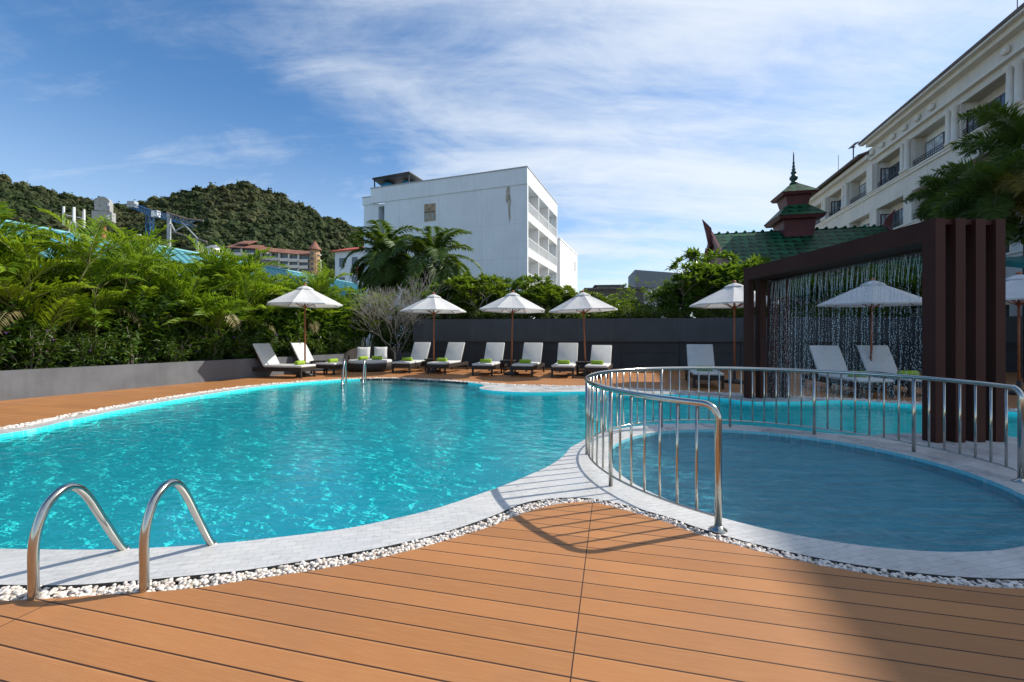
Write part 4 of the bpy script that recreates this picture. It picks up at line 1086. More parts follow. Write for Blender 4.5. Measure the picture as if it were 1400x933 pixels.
for fi, (z0, z1) in enumerate(floors):
    for i, (a, c) in enumerate(ops):
        if c < sY(11): continue
        A = (i % 2 == 1)
        if A:
            wf = MB(); wf.bb(-c+.001, -c+.05, TH+.03, DEP-.001, z0-.1, z0+1.5); o = wf.build('window', fram, ho)
            pn = MB(); pn.bb(-c+.05,-c+.06,TH+.10,TH+.26,z0-.05,z0+1.42); pn.bb(-c+.05,-c+.06,TH+.32,DEP-.05,z0-.05,z0+1.42); pn.build('pane', curt, o)
            wf = MB(); hb(wf, a+.05, c-.1, DEP-.05, DEP-.001, z0-.1, z0+1.45); o = wf.build('window', fram, ho)
            pn = MB(); m_ = (a+c)/2
            hb(pn, a+.12, m_-.04, DEP-.06, DEP-.05, z0-.05, z0+1.38); hb(pn, m_+.04, c-.17, DEP-.06, DEP-.05, z0-.05, z0+1.38); pn.build('pane', glass, o)
        else:
            m_ = c-.06; aa = a+1.55
            wf = MB(); hb(wf, aa, m_, DEP-.05, DEP-.001, z0-.1, z0+1.5); o = wf.build('window', fram, ho)
            pn = MB(); hb(pn, aa+.07, (aa+m_)/2-.03, DEP-.06, DEP-.05, z0-.05, z0+1.43); hb(pn, (aa+m_)/2+.03, m_-.07, DEP-.06, DEP-.05, z0-.05, z0+1.43); pn.build('pane', curt, o)
        ra = MB()
        for zz_ in (.42,.30,.14): hb(ra, a, c, .06, .10, z0+zz_, z0+zz_+.04)
        for q in range(1, 18): hb(ra, a+(c-a)*q/18-.008, a+(c-a)*q/18+.008, .07, .09, z0+.0, z0+.30)
        ra.build('balcony_railing', blk, ho)
    # projecting sill band
    sb_ = MB(); hb(sb_, s0, s1+.1, -.10, -.001, z0-.30, z0-.14); hb(sb_, s0, s1+.14, -.16, -.101, z0-.14, z0-.04) ; hb(sb_, s0, s1+.1, -.101,-.001, z0-.14, z0-.06); sb_.build('cornice', hw2, ho)
# columns on the two upper floors
for fi, (z0, z1) in enumerate(floors[:1]):
    for i in range(len(ops)-1):
        gap0, gap1 = ops[i][1], ops[i+1][0]
        if gap0 < sY(14): continue
        mid = (gap0+gap1)/2
        if abs(mid-sY(31)) < .5:
            hbx = MB(); hb(hbx, gap0+.08, gap1-.08, -.22, -.002, z0-.04, z1); hbx.build('pilaster', hw2, ho); continue
        for d in (-.23,.23):
            MB().lathe([(.20,z0-.04),(.20,z0+.1),(.155,z0+.16),(.15,z0+1.0),(.135,z1-.22),(.19,z1-.14),(.21,z1-.02),(.21,z1)], (-(mid+d),-.12,0), 14).build('column', hw2, ho, True)
# eaves
e1 = MB(); hb(e1, s0, step, -.25, -.001, 14.0, 14.12); hb(e1, s0, step-.02, -.42, 3, 15.0, 15.35); e1.build('eaves_moulding', hw2, ho)
e2 = MB(); hb(e2, step+.02, s1, -.25, 3, 14.35, 14.65) if False else hb(e2, step+.02, s1+.2, -.35, -.002, 14.2, 14.5); e2.build('eaves_moulding', hw2, ho)
r1 = MB(); EO = -.75
def roofslab(b, sa, sb, z, o_):
    b.add([(-sb,o_,z),(-sa,o_,z),(-sa,6,z+2.2),(-sb,6,z+2.2),(-sb,o_,z+.16),(-sa,o_,z+.16),(-sa,6,z+2.36),(-sb,6,z+2.36)], [(0,3,2,1),(4,5,6,7),(0,1,5,4),(1,2,6,5),(2,3,7,6),(3,0,4,7)])
roofslab(r1, s0, step+.35, 15.36, EO); r1.build('roof', hroof, ho)
sf = MB(); hb(sf, s0, step+.3, EO+.05, -.421, 15.24, 15.35); sf.build('soffit', hw2, ho)
r2 = MB(); roofslab(r2, step+.36, s1+.6, 14.52, -.75); r2.build('roof', hroof, ho)
for i in range(30):
    s_ = s0+1+i*1.27
    if sY(24.5) < s_ < step+.3 or s_ < sY(20.3) and s_ > sY(19.5) : MB().rbox((-s_,-.11,14.55), (.42,.22,.34), .10).build('bracket', hw2, ho, True)
def hotel_pt(s, y, z): return n_*HD+u_*s+n_*y+Vector((0,0,z))
# roof lamp, rods
rl = thing('roof_lamp', 'small solar lamp on a thin pole on the hotel roof step', 'lamp', hotel_pt(sY(35.0), .6, 15.1))
MB().tube([(0,0,-.4),(0,0,1.6)], .045, 8).build('pole', dkmetal, rl); MB().rbox((-.05,-.1,1.72), (.75,.4,.06), .02, (R(10),R(-42),0)).build('solar_panel', dkmetal, rl); MB().rbox((-.12,-.1,1.55), (.3,.2,.08), .03).build('lamp_head', dkmetal, rl)
rod = thing('lightning_rod', 'thin metal rod on the hotel roof near the photo edge', 'lightning rod', hotel_pt(sY(21.5), 1.5, 16.2), 0, 'thin rods on the hotel roof'); MB().tube([(0,0,0),(0,0,2.4)], .02, 6).build('rod', dkmetal, rod); MB().tube([(0,0,0),(0,0,.12)], .08, 8).build('base', dkmetal, rod)
dup(rod, hotel_pt(sY(38), .8, 14.9), 0, 'thin metal rod on the lower far wing of the hotel roof')
# teal canopy by the palms
tcn = thing('teal_canopy', 'teal roof edge of a small canopy half hidden behind the near portal post', 'canopy', (13.3,11.0,0), R(-15))
slab_pts = [(0,0,2.95),(5,0,2.95),(5,1.6,3.35),(0,1.6,3.35)]
b = MB(); b.add(slab_pts+[(x,y,z+.16) for x,y,z in slab_pts], [(3,2,1,0),(4,5,6,7),(0,1,5,4),(1,2,6,5),(2,3,7,6),(3,0,4,7)]); b.build('roof', M('teal_roof', (.02,.20,.21), .5), tcn)
for x, y in ((.1,.1),(4.9,.1),(.1,1.5),(4.9,1.5)): MB().bb(x-.05,x+.05,y-.05,y+.05,0,2.96+y*.24).build('post', dkmetal, tcn)

# ---------------------------------------------------------------- green pavilion
def tile_mat():
    m, nt = new_mat('green_glazed_tiles'); g = NT(nt)
    uv = g.n('ShaderNodeTexCoord').outputs['Object']
    mp = g.n('ShaderNodeMapping'); mp.inputs['Scale'].default_value = (2.2,1.0,3.4); g.l(uv, mp.inputs[0])
    sp = g.n('ShaderNodeSeparateXYZ'); g.l(mp.outputs[0], sp.inputs[0])
    row = g.math('FLOOR', sp.outputs[2])
    xx = g.math('ADD', sp.outputs[0], g.math('ADD', g.math('MULTIPLY', row, .5), g.math('MULTIPLY', sp.outputs[1], .8)))
    fx = g.math('ABSOLUTE', g.math('SUBTRACT', g.math('FRACT', xx), .5)); fz = g.math('FRACT', sp.outputs[2])
    d = g.math('ADD', g.math('MULTIPLY', fx, 1.0), g.math('MULTIPLY', fz, -.9))
    line = g.ramp(d, -.12, .12, 0, 1)
    cbn = g.n('ShaderNodeCombineXYZ'); g.l(row, cbn.inputs[0]); g.l(g.math('FLOOR', xx), cbn.inputs[1])
    wn = g.n('ShaderNodeTexWhiteNoise'); wn.noise_dimensions = '2D'; g.l(cbn.outputs[0], wn.inputs['Vector'])
    c = g.mix(wn.outputs['Value'], (.006,.055,.024), (.018,.120,.055)); c = g.mix(line, c, (.0015,.007,.004))
    g.out(g.bsdf(c, .5, 0, g.bump(line, -.8, .06), .12).outputs[0]); return m
tile = tile_mat(); maroon = M('maroon_paint', (.11,.030,.032), .55, 0, var=.15, scale=2)
pv = thing('thai_pavilion', 'pavilion with green tiled roof, two tier maroon turret and spire', 'pavilion', base(1085,25), R(-12))
zr = at(1085,318,25).z; L_ = 4.6; hp = 7.4; W2 = 5.0; ez = zr-3.6
def slab(b, q, th):
    q = [Vector(p) for p in q]; nn = (q[1]-q[0]).cross(q[3]-q[0]).normalized()*th
    b.add(q+[p+nn for p in q], [(3,2,1,0),(4,5,6,7),(0,1,5,4),(1,2,6,5),(2,3,7,6),(3,0,4,7)])
b = MB(); slab(b, [(-4.4,-W2,ez),(4.5,-W2,ez),(4.5,0,zr),(-4.4,0,zr)], .12); slab(b, [(4.5,W2,ez),(-4.4,W2,ez),(-4.4,0,zr-.002),(4.5,0,zr-.002)], .12); b.build('roof', tile, pv)
b = MB()
for k in range(37): b.lathe([(.10,0),(.11,.1),(.0,.22)], (-4.3+k*.24,0,zr+.06), 6) if k % 2 else b.bb(-4.42+k*.24,-4.18+k*.24,-.1,.1,zr+.02,zr+.12)
b.build('ridge_tiles', tile, pv)
for x in (-4.55, 4.52):
    for sg in (-1, 1): b = MB(); b.prism([(x,0,zr-.15),(x,0,zr+.25),(x,sg*W2,ez+.2),(x,sg*(W2+.3),ez-.25)], (.14,0,0)); b.build('bargeboard', maroon, pv)
# upswept horns at the ridge ends
for x, sx in ((-4.4,-1),(4.5,1)):
    b = MB(); b.prism([(x-sx*.1,-.05,zr-.6),(x+sx*.25,-.05,zr-.7),(x+sx*.42,-.05,zr+.2),(x+sx*.62,-.05,zr+1.05),(x+sx*.12,-.05,zr+.5)], (0,.10,0)); b.build('ridge_horn', maroon, pv)
b = MB(); b.prism([(-4.3,-W2*.9,ez+.1),(-4.3,W2*.9,ez+.1),(-4.3,0,zr-.3)], (.1,0,0)); b.build('gable', maroon, pv); MB().bb(-4.0,4.2,-W2+.7,W2-.7,GZ,ez).build('wall', hlt, pv)
tx = 0.0
def frus(b, x, a0, a1, z0, z1, cap=True):
    b.add([(x-a0,-a0,z0),(x+a0,-a0,z0),(x+a0,a0,z0),(x-a0,a0,z0),(x-a1,-a1,z1),(x+a1,-a1,z1),(x+a1,a1,z1),(x-a1,a1,z1)], [(3,2,1,0),(4,5,6,7),(0,1,5,4),(1,2,6,5),(2,3,7,6),(3,0,4,7)])
za = zr-.25
b = MB(); frus(b, tx, .70, .82, za-.6, za+.82); b.build('turret_wall', maroon, pv)
b = MB(); frus(b, tx, .52, .66, za+1.6, za+2.25); b.build('turret_wall', maroon, pv)
b = MB(); frus(b, tx, 1.10, 1.19, za+.82, za+1.0); b.build('turret_cornice', maroon, pv)
b = MB(); frus(b, tx, .84, .92, za+2.25, za+2.40); b.build('turret_cornice', maroon, pv)
b = MB(); frus(b, tx, 1.22, .50, za+1.002, za+1.78); b.build('turret_roof', tile, pv)
b = MB(); frus(b, tx, .95, .16, za+2.402, za+3.10); b.build('turret_roof', tile, pv)
sp0 = za+3.04; k_ = 2.15/2.75
b = MB(); b.lathe([(r_*.85,sp0+h_*k_) for r_,h_ in ((.16,0),(.26,.1),(.16,.22),(.13,.28),(.24,.42),(.26,.55),(.15,.72),(.11,.78),(.17,.88),(.17,.96),(.09,1.06),(.13,1.16),(.07,1.26),(.10,1.4),(.055,1.5),(.075,1.66),(.045,1.75),(.04,2.2),(.005,2.75))], (tx,0,0), 16)
b.build('spire', M('patinated_green_metal', (.03,.07,.06), .45, .3), pv, True)
# second horn in front, smaller roof
pv2 = thing('porch_roof', 'lower gable of the pavilion with a maroon horn behind the frangipani', 'roof', base(968,23), R(-12))
zq = at(968,372,23).z
b = MB(); slab(b, [(-.1,-2.6,zq-1.9),(3.2,-2.6,zq-1.9),(3.2,0,zq),(-.1,0,zq)], .1); slab(b, [(3.2,2.6,zq-1.9),(-.1,2.6,zq-1.9),(-.1,0,zq-.002),(3.2,0,zq-.002)], .1); b.build('roof', tile, pv2)
b = MB(); b.prism([(-.1,-.05,zq-.6),(.3,-.05,zq-.6),(.12,-.05,zq+.5),(-.12,-.05,zq+1.3),(-.3,-.05,zq+.4)], (0,.1,0)); b.build('ridge_horn', maroon, pv2)
MB().bb(0,3.1,-2,2,GZ,zq-1.92).build('wall', hlt, pv2)

# ---------------------------------------------------------------- far buildings
gy = M('slate_grey_cladding', (.15,.17,.20), .5, 0, var=.1); conc = M('grey_concrete', (.36,.38,.40), .8, 0, var=.15, scale=1); darkr = M('dark_roofing', (.07,.07,.075), .7, 0, var=.2)
gb = thing('grey_building', 'grey modern building with a sloping parapet far behind the frangipani', 'building', base(868,75), R(-8))
zt = at(868,369,75).z
MB().prism([(0,0,zt-3.2),(9,0,zt-3.2),(9,0,zt-.9),(0,0,zt)], (0,9,0)).build('sloping_roof', gy, gb)
MB().bb(.4,8.8,.4,8.8,GZ,zt-3.2).build('wall', conc, gb)
for k in range(4):
    o = MB().bb(.8+k*2,2.5+k*2,.32,.399,zt-6.8,zt-3.9).build('window', white2, gb); MB().bb(.9+k*2,2.4+k*2,.30,.32,zt-6.7,zt-4.0).build('pane', curt, o)
for k in range(4):
    o = MB().bb(.8+k*2,2.5+k*2,.32,.399,zt-10.6,zt-7.7).build('window', white2, gb); MB().bb(.9+k*2,2.4+k*2,.30,.32,zt-10.5,zt-7.8).build('pane', curt, o)
lr = thing('low_house', 'low house with dark flat roofs beyond the charcoal wall', 'house', base(803,62), R(-6))
zl = at(803,392,62).z
b = MB(); b.bb(-.5,8.5,-.6,7,zl-.5,zl-.25); b.bb(1.0,5.5,-.2,7,zl,zl+.2); b.build('roof', darkr, lr)
MB().bb(0,8,0,6.5,GZ,zl-.5).build('wall', darkr, lr); MB().bb(1.4,5.2,.2,6,zl-.25,zl).build('roof_box', conc, lr)
b = MB(); b.lathe([(.05,0),(.45,.1),(.5,.2)], (6.4,1,zl-.05), 12); b.bb(6.37,6.43,.97,1.03,zl-.25,zl-.05); b.build('dish', conc, lr)
# red roofed white house behind the palms
rh = thing('red_roofed_house', 'white house with a red tiled roof beside the coconut palms', 'house', base(458,85), R(-20))
zh = at(441,338,85).z
MB().bb(0,10,0,9,GZ,zh-1.0).build('wall', white, rh)
b = MB(); slab(b, [(-.6,-.7,zh-1.1),(10.6,-.7,zh-1.1),(10.6,4.5,zh+.5),(-.6,4.5,zh+.5)], .2); slab(b, [(10.6,9.7,zh-1.1),(-.6,9.7,zh-1.1),(-.6,4.5,zh+.498),(10.6,4.5,zh+.498)], .2); b.build('roof', M('bright_red_roof', (.50,.09,.05), .6, 0, var=.15), rh)
for k in range(3):
    for z in (zh-4.2, zh-8):
        o = MB().bb(1+k*3.1,2.6+k*3.1,-.06,-.001,z,z+2).build('window', white2, rh); MB().bb(1.1+k*3.1,2.5+k*3.1,-.08,-.06,z+.1,z+1.9).build('pane', glass, o)
sgm = M('magenta_sign', (.55,.03,.11), .5)
for i, (px, py, lab) in enumerate(((491,369,'square magenta sign panel between the palm fronds'),(512,364,'small magenta sign panel right of the square one'))):
    p = at(px,py,40); sg_ = thing('sign_panel', lab, 'sign', (p.x,p.y,GZ), 0, 'magenta panels behind the coconut palms')
    MB().rbox((0,0,p.z-GZ), ((.6,.5)[i],.08,(.65,.4)[i]), .02).build('panel', sgm, sg_); MB().tube([(0,.06,0),(0,.06,p.z-GZ)], .03, 6).build('post', dkmetal, sg_)

# ---------------------------------------------------------------- turquoise roofs
def ribbed(name, base, deep):
    m, nt = new_mat(name); g = NT(nt)
    tc = g.n('ShaderNodeTexCoord').outputs['Object']
    f = g.noise(tc, .5, 5, .65); c = g.mix(g.ramp(f, .35, .7), base, deep)
    st = g.n('ShaderNodeMapping'); st.inputs['Scale'].default_value = (.4,1.5,.4); g.l(tc, st.inputs[0])
    c = g.mix(g.ramp(g.noise(st.outputs[0], 2, 4, .7), .58, .75, 0, .5), c, (.30,.42,.44))
    g.out(g.bsdf(c, .42, .15, None, .5).outputs[0]); return m
tq = ribbed('turquoise_sheet', (.085,.27,.31), (.12,.34,.38))
shw = M('shed_wall', (.10,.12,.11), .8, 0, var=.15)
def shed(label, A, Bp, wdt, drop, ribs, grp='turquoise roofed sheds behind the palms'):
    d = (Bp-A); ln = d.length; rz = math.atan2(d.y, d.x); t = thing('shed', label, 'shed', (A.x,A.y,0), rz, grp)
    z = A.z; b = MB()
    slab(b, [(0,-wdt,z-drop),(ln,-wdt,z-drop),(ln,0,z),(0,0,z)], .06); slab(b, [(ln,wdt,z-drop),(0,wdt,z-drop),(0,0,z-.002),(ln,0,z-.002)], .06)
    k = 0; x = .3; sl_ = Vector((0,-wdt,-drop))
    while x < ln-.3:      # raised ribs, folded in the sheet
        for sg in (-1,):
            p0 = Vector((x,0,z+.055)); p1 = Vector((x,sg*wdt,z-drop+.055)); s2 = Vector((.10,0,0)); up = Vector((0,0,.14))
            b.add([p0-s2,p0+s2,p0+up,p1-s2,p1+s2,p1+up], [(0,2,5,3),(2,1,4,5),(3,5,4),(0,1,2)])
        x += ribs
    b.build('roof', tq, t)
    MB().tube([(0,0,z+.06),(ln,0,z+.06)], .16, 6).build('ridge_cap', tq, t)
    MB().bb(.4,ln-.4,-wdt+.6,wdt-.6,GZ,z-drop-.02).build('wall', shw, t)
    return t
shed('long turquoise ribbed metal roof behind the tallest areca palms', Vector((-36.5,21.5,9.0)), Vector((-30.6,47.5,9.0)), 9.5, 4.0, .9)
A_ = at(182,332,33); B_ = at(300,350,50)
shed('smaller turquoise ribbed roof seen between the palm crowns', Vector((A_.x,A_.y,A_.z)), Vector((A_.x+5.2,A_.y+18,A_.z)), 6.5, 4.4, .7)
A_ = at(318,357,46)
shed('far turquoise roof below the hillside hotel', Vector((A_.x,A_.y,A_.z)), Vector((A_.x+5.5,A_.y+20,A_.z)), 8.5, 3.4, .8)
vp_ = thing('vent_pipe', 'white goose-neck pipe rising from the smaller turquoise roof', 'pipe', at(183,380,31.0)); 
hh_ = at(183,322,31).z-at(183,380,31).z
MB().tube(smooth_path([(0,0,0),(0,0,hh_*.9),(0,0,hh_*.98),(.08,0,hh_),(.5,0,hh_+.02)],4), .06, 8).build('pipe', white2, vp_, True); MB().tube([(0,0,-.2),(0,0,.15)], .10, 8).build('collar', white2, vp_, True)
vt = thing('roof_ventilator', 'grey ribbed turbine ventilator on the turquoise roof', 'ventilator', at(293,362,44))
galv = M('galvanised_metal', (.45,.46,.46), .35, .6, var=.15)
b = MB(); n = 36
for k in range(n):
    a = 2*PI*k/n
    pr = [(.55,.5),(.95,.75),(1.08,1.15),(.95,1.55),(.55,1.85),(.2,1.95)]
    p_ = [Vector((r_*math.cos(a+.25*q/6), r_*math.sin(a+.25*q/6), z)) for q, (r_, z) in enumerate(pr)]
    p2 = [Vector((r_*.97*math.cos(a+.13+.25*q/6), r_*.97*math.sin(a+.13+.25*q/6), z)) for q, (r_, z) in enumerate(pr)]
    for q in range(5): b.add([p_[q],p2[q],p2[q+1],p_[q+1]], [(0,1,2,3)])
b.build('turbine', galv, vt); MB().lathe([(.6,-.9),(.6,.52),(.5,.55)], (0,0,0), 20).build('neck', galv, vt, True); MB().lathe([(.3,1.93),(.25,2.0),(.02,2.04)], (0,0,0), 16).build('cap', galv, vt, True); MB().lathe([(.9,.4),(.85,.6),(.82,1.2),(.5,1.8)], (0,0,0), 24).build('core', darkr, vt, True)
# antenna mast
rust = M('rusty_steel', (.30,.12,.06), .85, 0, var=.4, scale=3)
am = thing('antenna_mast', 'mast ringed by white panel antennas above the turquoise roof', 'antenna mast', (at(101,460,52).x,52,GZ))
z1 = at(101,283,52).z-GZ
for a in (0,2.1,4.2): MB().tube([(.9*math.cos(a),.9*math.sin(a),z1-6.5),(.25*math.cos(a),.25*math.sin(a),z1-1.8)], .07, 6).build('brace', conc, am)
MB().tube([(0,0,0),(0,0,z1-.3)], .13, 8).build('pole', conc, am, True)
for k in range(6):
    a = k*PI/3+.3; c_ = Vector((1.0*math.cos(a), 1.0*math.sin(a), z1-1.3))
    MB().rbox(c_, (.24,.16,2.1), .05, (0,0,a+PI/2)).build('panel_antenna', white2, am); MB().tube([(0,0,z1-1.2),c_+Vector((0,0,.1))], .04, 5).build('arm', conc, am)
cbm = thing('pole_cabinet', 'grey round-topped cabinet stacked on a box upon a rusty pole', 'cabinet', (at(142,460,50).x,50,GZ), R(18))
z2 = at(142,271,50).z-GZ; gcab = M('weathered_grey_metal', (.36,.36,.35), .6, .2, var=.2, scale=3, stain=((.25,.2,.16),.5))
MB().tube([(0,0,0),(0,0,z2-2.9)], .22, 8).build('pole', rust, cbm, True)
MB().rbox((0,0,z2-2.25), (1.95,.8,1.15), .05).build('lower_box', gcab, cbm)
pts = [(-.72,0),(.72,0),(.74,.9)]+[(.74*math.cos(R(a)), .95+.72*math.sin(R(a))) for a in range(10,171,16)]+[(-.74,.9)]
MB().prism([(x,-.35,z2-1.6+y) for x, y in pts], (0,.7,0)).build('round_cabinet', gcab, cbm)
MB().bb(.55,.72,-.42,-.352,z2-1.0,z2-.6).build('plate', white2, cbm); MB().bb(.5,.7,-.47,-.402,z2-2.5,z2-2.1).build('plate', white2, cbm)
# crane
cr = thing('tower_crane', 'blue lattice tower crane standing before the hill', 'crane', (at(205,460,150).x,150,GZ))
blue = M('crane_blue', (.04,.14,.34), .5, 0, var=.15); zc = at(205,293,150).z-GZ
def lattice(b, p0, p1, w_, h_, n, r_):
    p0, p1 = Vector(p0), Vector(p1); d = (p1-p0); dn = d.normalized(); s_ = dn.cross(Vector((0,0,1)))
    s_ = s_.normalized() if s_.length > .1 else Vector((1,0,0)); u2 = s_.cross(dn).normalized()
    cs = [s_*w_/2-u2*h_/2, -s_*w_/2-u2*h_/2, -s_*w_/2+u2*h_/2, s_*w_/2+u2*h_/2]
    for c in cs: b.tube([p0+c, p1+c], r_, 4)
    for i in range(n):
        a, e = p0+d*i/n, p0+d*(i+1)/n
        for k in range(4): b.tube([a+cs[k], e+cs[(k+1) % 4]], r_*.7, 4); b.tube([a+cs[k], a+cs[(k+1) % 4]], r_*.6, 4)
b = MB(); lattice(b, (0,0,0), (0,0,zc), 1.6, 1.6, 26, .10); b.build('mast', blue, cr)
pl, pr_ = at(180,281,150), at(262,306,146); off = Vector((at(205,460,150).x,150,GZ))
b = MB(); lattice(b, pl-off, Vector((0,0,zc+.6)), 1.5, 1.7, 7, .12); b.build('counter_jib', blue, cr); b = MB(); lattice(b, Vector((0,0,zc+.6)), pr_-off, 1.4, 1.9, 12, .12); b.build('jib', blue, cr)
MB().rbox(pl-off+Vector((.4,0,.2)), (2.6,1.8,2.2), .1).build('counterweight', conc, cr); MB().rbox((2.6,-.6,zc-.2), (2.2,1.6,2.2), .15).build('cab', white2, cr)
# timber gantry
gt = thing('pole_gantry', 'weathered post with crossbeams and diagonal braces above the palms', 'gantry', (at(231,460,52).x,52,GZ)); wd = M('weathered_beam', (.14,.115,.10), .85, 0, var=.3); og = Vector((at(231,460,52).x,52,GZ))
G_ = lambda x, y, Y=52: at(x,y,Y)-og
MB().tube([(0,0,0), G_(231,293)], .22, 6).build('post', conc, gt)
b = MB(); b.tube([G_(228,291), G_(256,300), G_(278,302)], .14, 5); b.tube([G_(228,295), G_(268,309)], .09, 5); b.build('top_beam', wd, gt)
MB().tube([G_(238,318), G_(283,331)], .13, 5).build('lower_beam', wd, gt)
b = MB(); b.tube([G_(236,318), G_(263,303)], .07, 5); b.tube([G_(247,302), G_(272,328)], .08, 5); b.tube([G_(234,306), G_(240,318)], .09, 5); b.build('brace', conc, gt)
MB().tube([G_(270,328), (G_(270,328).x, 0, 0)], .16, 6).build('post', conc, gt)

# ---------------------------------------------------------------- hills and forest
prof = [(-420,300),(-250,255),(-120,232),(-40,236),(0,243),(60,260),(130,272),(175,284),(215,272),(250,262),(290,254),(340,252),(380,265),(420,285),(460,301),(500,318),(560,345),(640,385),(760,440),(900,462)]
def ridge(px):
    for i in range(len(prof)-1):
        a, c = prof[i], prof[i+1]
        if a[0] <= px <= c[0]: t = (px-a[0])/(c[0]-a[0]); t = t*t*(3-2*t)*.35+t*.65; return a[1]+(c[1]-a[1])*t
    return 462
YR = 380.0; Y0h = 135.0
def hill_z(px, Y):
    zr_ = EYE+(HZ-ridge(px)-3)/F*YR
    t = (Y-Y0h)/(YR-Y0h)
    if t <= 0: return GZ
    if t > 1: return zr_*max(0, 1-(t-1)*1.2)-(0 if t < 1.7 else 2)
    s_ = t**1.05*(.72+.28*t)
    nz = mnoise.noise(Vector((px*.012, Y*.012, .3)))*8*math.sin(PI*t)
    return GZ+(zr_-GZ)*s_+nz
cols = list(range(-420, 901, 12)); rows = [Y0h-6+i*9.5 for i in range(46)]
hv = []; hf = []
for Y in rows:
    for px in cols: hv.append(((px-700)/F*Y*1.0, Y, hill_z(px, Y)))
nc = len(cols)
for j in range(len(rows)-1):
    for i in range(nc-1): hf.append((j*nc+i, j*nc+i+1, (j+1)*nc+i+1, (j+1)*nc+i))
hm = M('hill_undergrowth', (.016,.030,.010), .95, 0, var=.5, scale=.06)
hb_ = MB(); hb_.add(hv, hf); tag(hb_.build('hills', hm, None, True), 'steep wooded hills behind the town', 'hill', None, 'structure')
def forest_mat():
    m, nt = new_mat('forest_leaf'); g = NT(nt)
    rp = g.n('ShaderNodeNewGeometry').outputs['Random Per Island']
    tc = g.n('ShaderNodeTexCoord').outputs['Object']
    f = g.ramp(g.noise(tc, .16, 3, .7), .35, .65); f2 = g.ramp(g.noise(tc, .022, 4, .65), .42, .62)
    c = g.mix(f, (.012,.026,.009), (.036,.052,.014)); c = g.mix(g.math('MULTIPLY', f2, .8), c, (.062,.062,.026))
    c = g.mix(g.math('MULTIPLY', rp, .35), c, (.030,.050,.012))
    g.out(g.bsdf(c, .8, 0, None, .2).outputs[0]); return m
rf = random.Random(77); fo = MB()
def crown(c, r_, rnd, nq=46):
    sx, sy, sz = r_*rnd.uniform(.85,1.2), r_*rnd.uniform(.85,1.2), r_*rnd.uniform(.65,1.25)
    ph = rnd.uniform(0,100); vs_ = []
    for v in IV2:
        k = 1+.75*mnoise.noise(v*1.9+Vector((ph,0,0))); vs_.append(c+Vector((v.x*sx*k*.86, v.y*sy*k*.86, v.z*sz*k*.86)))
    fo.add(vs_, IF2)
    for _ in range(nq):
        v = Vector((rnd.gauss(0,1), rnd.gauss(0,1)-.5, rnd.gauss(.35,1))).normalized(); k = 1+.75*mnoise.noise(v*1.9+Vector((ph,0,0)))
        p = c+Vector((v.x*sx, v.y*sy, v.z*sz))*k*rnd.uniform(.84,1.08); s_ = r_*rnd.uniform(.12,.30)
        t1 = (v+Vector((rnd.gauss(0,.6),rnd.gauss(0,.6),rnd.gauss(0,.6)))).orthogonal().normalized(); t2 = v.cross(t1).normalized()
        t2 = (t2+v*rnd.uniform(-.5,.5)).normalized()
        fo.add([p+t1*s_, p+t2*s_*.8, p-t1*s_*.9, p-t2*s_], [(0,1,2,3)])
cnt = 0
rowY = 150
while rowY < YR+8:
    step_ = 3.5
    pxs = -40 if rowY > 0 else 0
    x = -40
    while x < 620:
        pxj = x+rf.uniform(-3,3); Yj = rowY+rf.uniform(-3.5,3.5); z = hill_z(pxj, min(Yj, YR+6))
        r_ = rf.choice((1.1,1.3,1.6,1.9,2.2,2.6,3.2,4.4)); 
        vis = HZ-(z+r_-EYE)/Yj*F
        if vis < 420:
            crown(Vector(((pxj-700)/F*Yj, Yj, z+r_*.28)), r_, rf, 22); cnt += 1
        x += step_/Yj*F*rf.uniform(.7,1.2)
    rowY += 5.2 if rowY < 250 else 4.8
print('forest crowns', cnt)
tag(fo.build('forest', forest_mat()), 'dense dark green forest covering the hills', 'forest', None, 'stuff')

# ---------------------------------------------------------------- hillside hotel
terra = M('terracotta_roof', (.21,.095,.065), .8, 0, var=.25, scale=.6); hcream = M('hillside_cream', (.62,.60,.56), .8, 0, var=.1); brick = M('ochre_wall', (.42,.27,.15), .85, 0, var=.25, scale=.6)
Yh = 172.0
hh = thing('hillside_hotel', 'long three storey hotel with terracotta roof and round turret on the hill', 'hotel', (0,Yh,0))
def hx(px): return (px-700)/F*Yh
def hz(py): return EYE-(py-HZ)/F*Yh
def blockh(b, x0, x1, yb, yt, d0, d1): b.bb(hx(x0), hx(x1), d0, d1, hz(yb), hz(yt))
b = MB(); blockh(b, 316, 350, 420, 340, 0, 9); blockh(b, 350, 358, 420, 343, 2, 9); blockh(b, 358, 386, 420, 347, 0, 9); blockh(b, 386, 426, 420, 351, -1.5, 9); b.build('wall', M('hotel_shadow_wall', (.30,.29,.28), .8), hh)
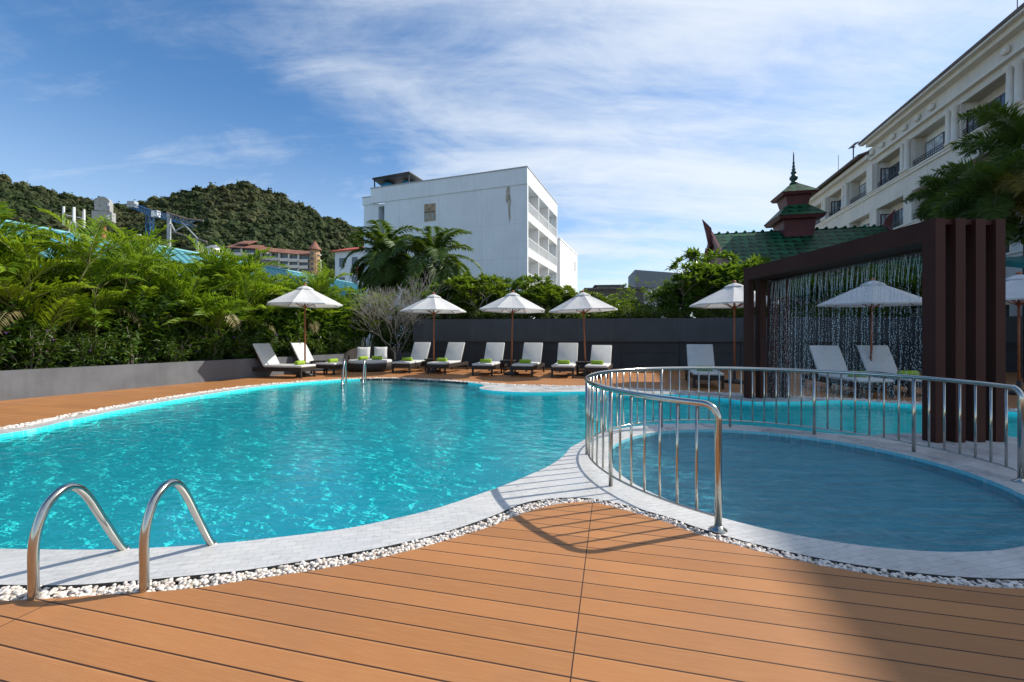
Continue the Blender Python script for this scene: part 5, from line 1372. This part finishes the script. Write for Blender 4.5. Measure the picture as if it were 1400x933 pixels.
def slope(b, x0, x1, y0, y1, d):          # pitched roof along x, front eave lower
    X0, X1 = hx(x0), hx(x1); slab(b, [(X0,d-1.2,hz(y0)-.2),(X1,d-1.2,hz(y1)-.2),(X1,d+5,hz(y1)+2.3),(X0,d+5,hz(y0)+2.3)], .35)
b = MB(); slope(b, 311, 352, 339, 341, 0); slope(b, 351, 362, 343, 344, 0); slope(b, 360, 428, 345, 351, -1.0); slope(b, 320,338,333,333,2); b.build('roof', terra, hh)
def storey(xs, ytop, ybot, d, dy):
    for a, c in zip(xs[:-1], xs[1:]):
        k = (a-xs[0])*dy; y0_, y1_ = ytop+k, ybot+k; X0, X1 = hx(a), hx(c)
        o = MB().bb(X0+.25, X1-.25, d-.12, d-.002, hz(y1_), hz(y0_)).build('window', glass, hh)
        MB().bb(X0-.22, X0+.22, d-1.1, d-.002, hz(y1_)-.6, hz(y0_)+.4).build('pier', hcream, hh)
        MB().bb(X0+.23, X1-.23, d-1.0, d-.8, hz(y1_)-.7, hz(y1_)+.55).build('balcony_front', hcream, hh)
storey([316,332,350], 340, 348, 0, .02); storey([359,372,386], 347, 353.5, 0, .08); storey([386,399,412,425.5], 350, 356.5, -1.5, .06); storey([386,399,412,425.5], 359, 365, -1.5, .06); storey([386,399,412,425.5], 367.5, 373, -1.5, .06); storey([316,332,350], 352, 360, 0, .02)
b = MB(); tc_ = (hx(432), -1.0, 0); rt = (438.5-425.5)/2/F*Yh
b.lathe([(rt,hz(425)),(rt,hz(342))], tc_, 14); b.build('turret_wall', brick, hh)
b = MB(); b.lathe([(rt*1.45,hz(343)),(rt*.75,hz(337)),(.15,hz(330))], tc_, 16); b.build('turret_roof', terra, hh)
for k, y in enumerate((347,354,361,368)):
    o = MB().bb(hx(429.5),hx(433),-1.0-rt-.05,-1.0-rt*.8,hz(y+3),hz(y)).build('window', glass, hh)
    MB().bb(hx(437),hx(440),-2.0,-.4,hz(y+3.2),hz(y+2)).build('balcony_front', hcream, hh)
b = MB(); slab(b, [(hx(386),-6,hz(378)),(hx(432),-6,hz(384)),(hx(432),-1.6,hz(378)),(hx(386),-1.6,hz(372))], .3); b.build('lower_roof', terra, hh)
